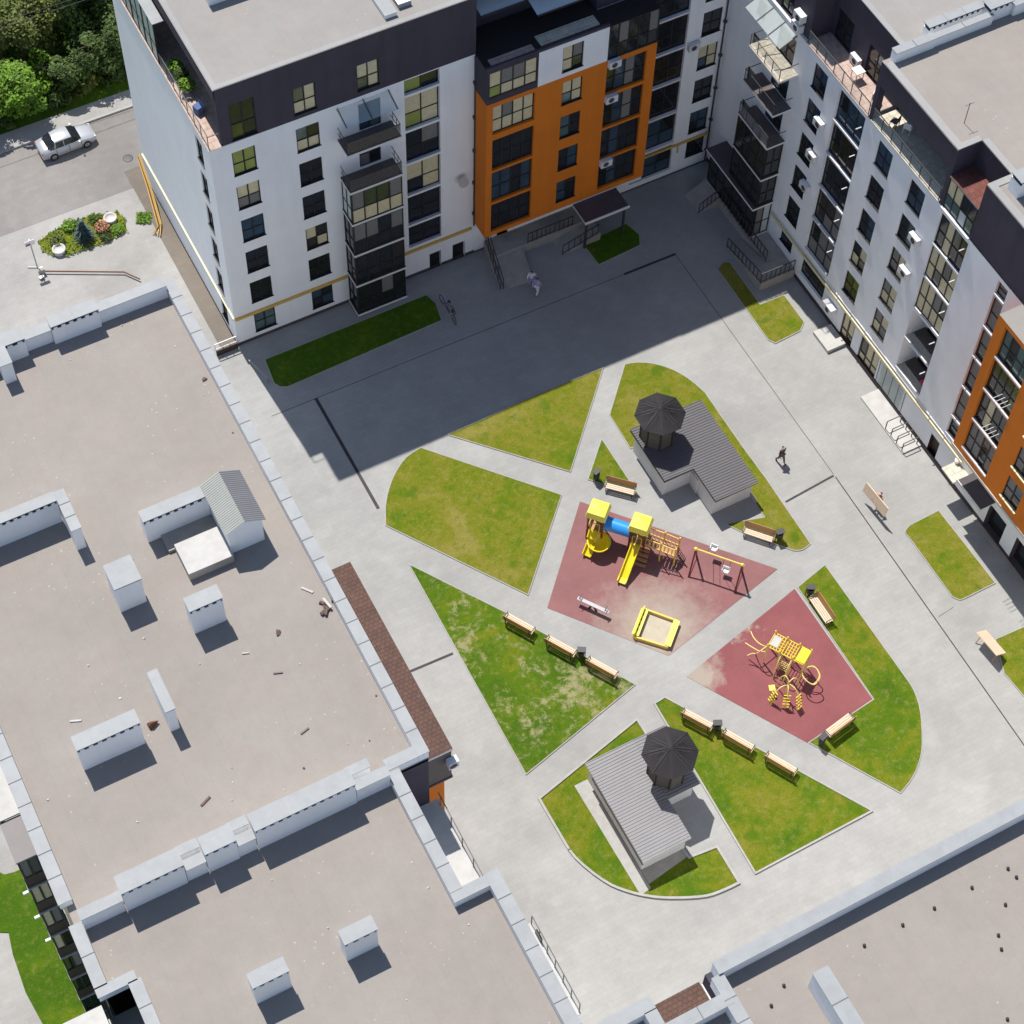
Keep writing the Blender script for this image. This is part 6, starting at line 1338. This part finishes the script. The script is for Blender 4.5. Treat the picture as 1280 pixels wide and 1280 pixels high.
debris('dark stone right of the stair head', 348, 791.5, 'lump', .2, 'rubble', 0, name='stone', cat='stone'); debris('short dark stick in the middle of the left roof', 347.5, 841.5, 'board', .42, 'iron', -.35, name='stick', cat='stick'); debris('dark stick with shadow near the lower right of the left roof', 381, 914, 'board', .45, 'iron', .25, name='stick', cat='stick'); debris('white strip above the dark stick on the left roof', 307, 817, 'board', .32, 'concrete_pale', -.35, name='batten', cat='batten')
debris('grey twig near the east parapet, beside the gable roofed stair head', 256, 475, 'lump', .16, 'rubble', 0, name='stone', cat='stone')
for px_, py_ in ((88, 450), (152, 407), (219, 433), (255, 494), (291, 541), (165, 700), (248, 741), (180, 798), (291, 978), (290, 1000), (395, 948), (380, 960), (355, 987), (290, 960), (150, 873), (110, 832), (172, 1027), (462, 926), (435, 930), (433, 760), (60, 1000), (375, 830), (250, 830), (505, 905), (560, 1000) if False else (470, 870)):
    debris('small pale scrap lying on the flat left roof', px_, py_, 'lump', random.uniform(.04, .085), random.choice(['concrete_pale', 'concrete_pale', 'concrete', 'rubble']), 0, group='scraps on the left roof', name='scrap')
for px_, py_ in ((515, 1078), (535, 1110), (586, 1156), (410, 1160), (340, 1100), (508, 1250)):
    debris('small pale scrap lying on the lower left roof', px_, py_, 'lump', random.uniform(.04, .08), 'concrete_pale', 0, group='scraps on the lower left roof', name='scrap')
v0 = None
for x, y in ((1198, 505), (1240, 548), (1018, 600), (830, 703), (672, 787), (480, 890), (78, 1090), (15, 1190), (1185, 685), (1150, 838), (1165, 908), (1195, 1258)):
    p = at(960 + x / 4, 960 + y / 4, ZR)
    if v0 is None:
        s = MB(); s.lathe((0, 0, 0), [(.05, 0), (.045, .07), (.075, .075), (.07, .11), (0, .125)], 'iron', 12); v0 = s.build('roof_vent'); tag(v0, 'small dark vent stub on the bottom right roof', 'vent', 'vents of the bottom right roof'); v0.location = p
    else:
        o = v0.copy(); COL.objects.link(o); o.location = p

# =================================================================== LIGHT, SKY, CAMERA
sun_dir = Vector((0.67, -11.35, -21.85)).normalized()
sl = bpy.data.lights.new('sun', 'SUN'); sl.energy = 4.2; sl.angle = R_(0.53); sl.color = (1.0, 0.955, 0.89)
so = bpy.data.objects.new('sun', sl); COL.objects.link(so); so.rotation_euler = sun_dir.to_track_quat('-Z', 'Y').to_euler(); so.location = (20, 120, 120)
w = bpy.data.worlds.new('World'); S.world = w; w.use_nodes = True
N = w.node_tree.nodes; Lk = w.node_tree.links; bg = N['Background']
sky = N.new('ShaderNodeTexSky'); sky.sky_type = 'NISHITA'; sky.sun_disc = False
sky.sun_elevation = math.asin(-sun_dir.z); sky.sun_rotation = math.atan2(-sun_dir.x, -sun_dir.y); sky.altitude = 200; sky.dust_density = 0.6
Lk.new(sky.outputs[0], bg.inputs['Color']); bg.inputs['Strength'].default_value = 0.092

cd = bpy.data.cameras.new('camera'); co = bpy.data.objects.new('camera', cd); COL.objects.link(co)
cd.sensor_width = 36; cd.sensor_fit = 'HORIZONTAL'; cd.lens = F / 1280 * 36; cd.shift_y = (CY - 640) / 1280; cd.clip_start = 1; cd.clip_end = 3000
X = Vector(RW[0]); Y = -Vector(RW[1]); Zb = -Vector(RW[2])
co.matrix_world = Matrix(((X.x, Y.x, Zb.x, 0), (X.y, Y.y, Zb.y, 0), (X.z, Y.z, Zb.z, HC), (0, 0, 0, 1)))
S.camera = co
S.render.engine = 'CYCLES'; S.render.resolution_x = S.render.resolution_y = 1024
S.cycles.samples = 160; S.cycles.use_denoising = True; S.cycles.max_bounces = 6
vs = S.view_settings; vs.view_transform = 'Standard'; vs.look = 'None'; vs.exposure = 0.50; vs.gamma = 1.0
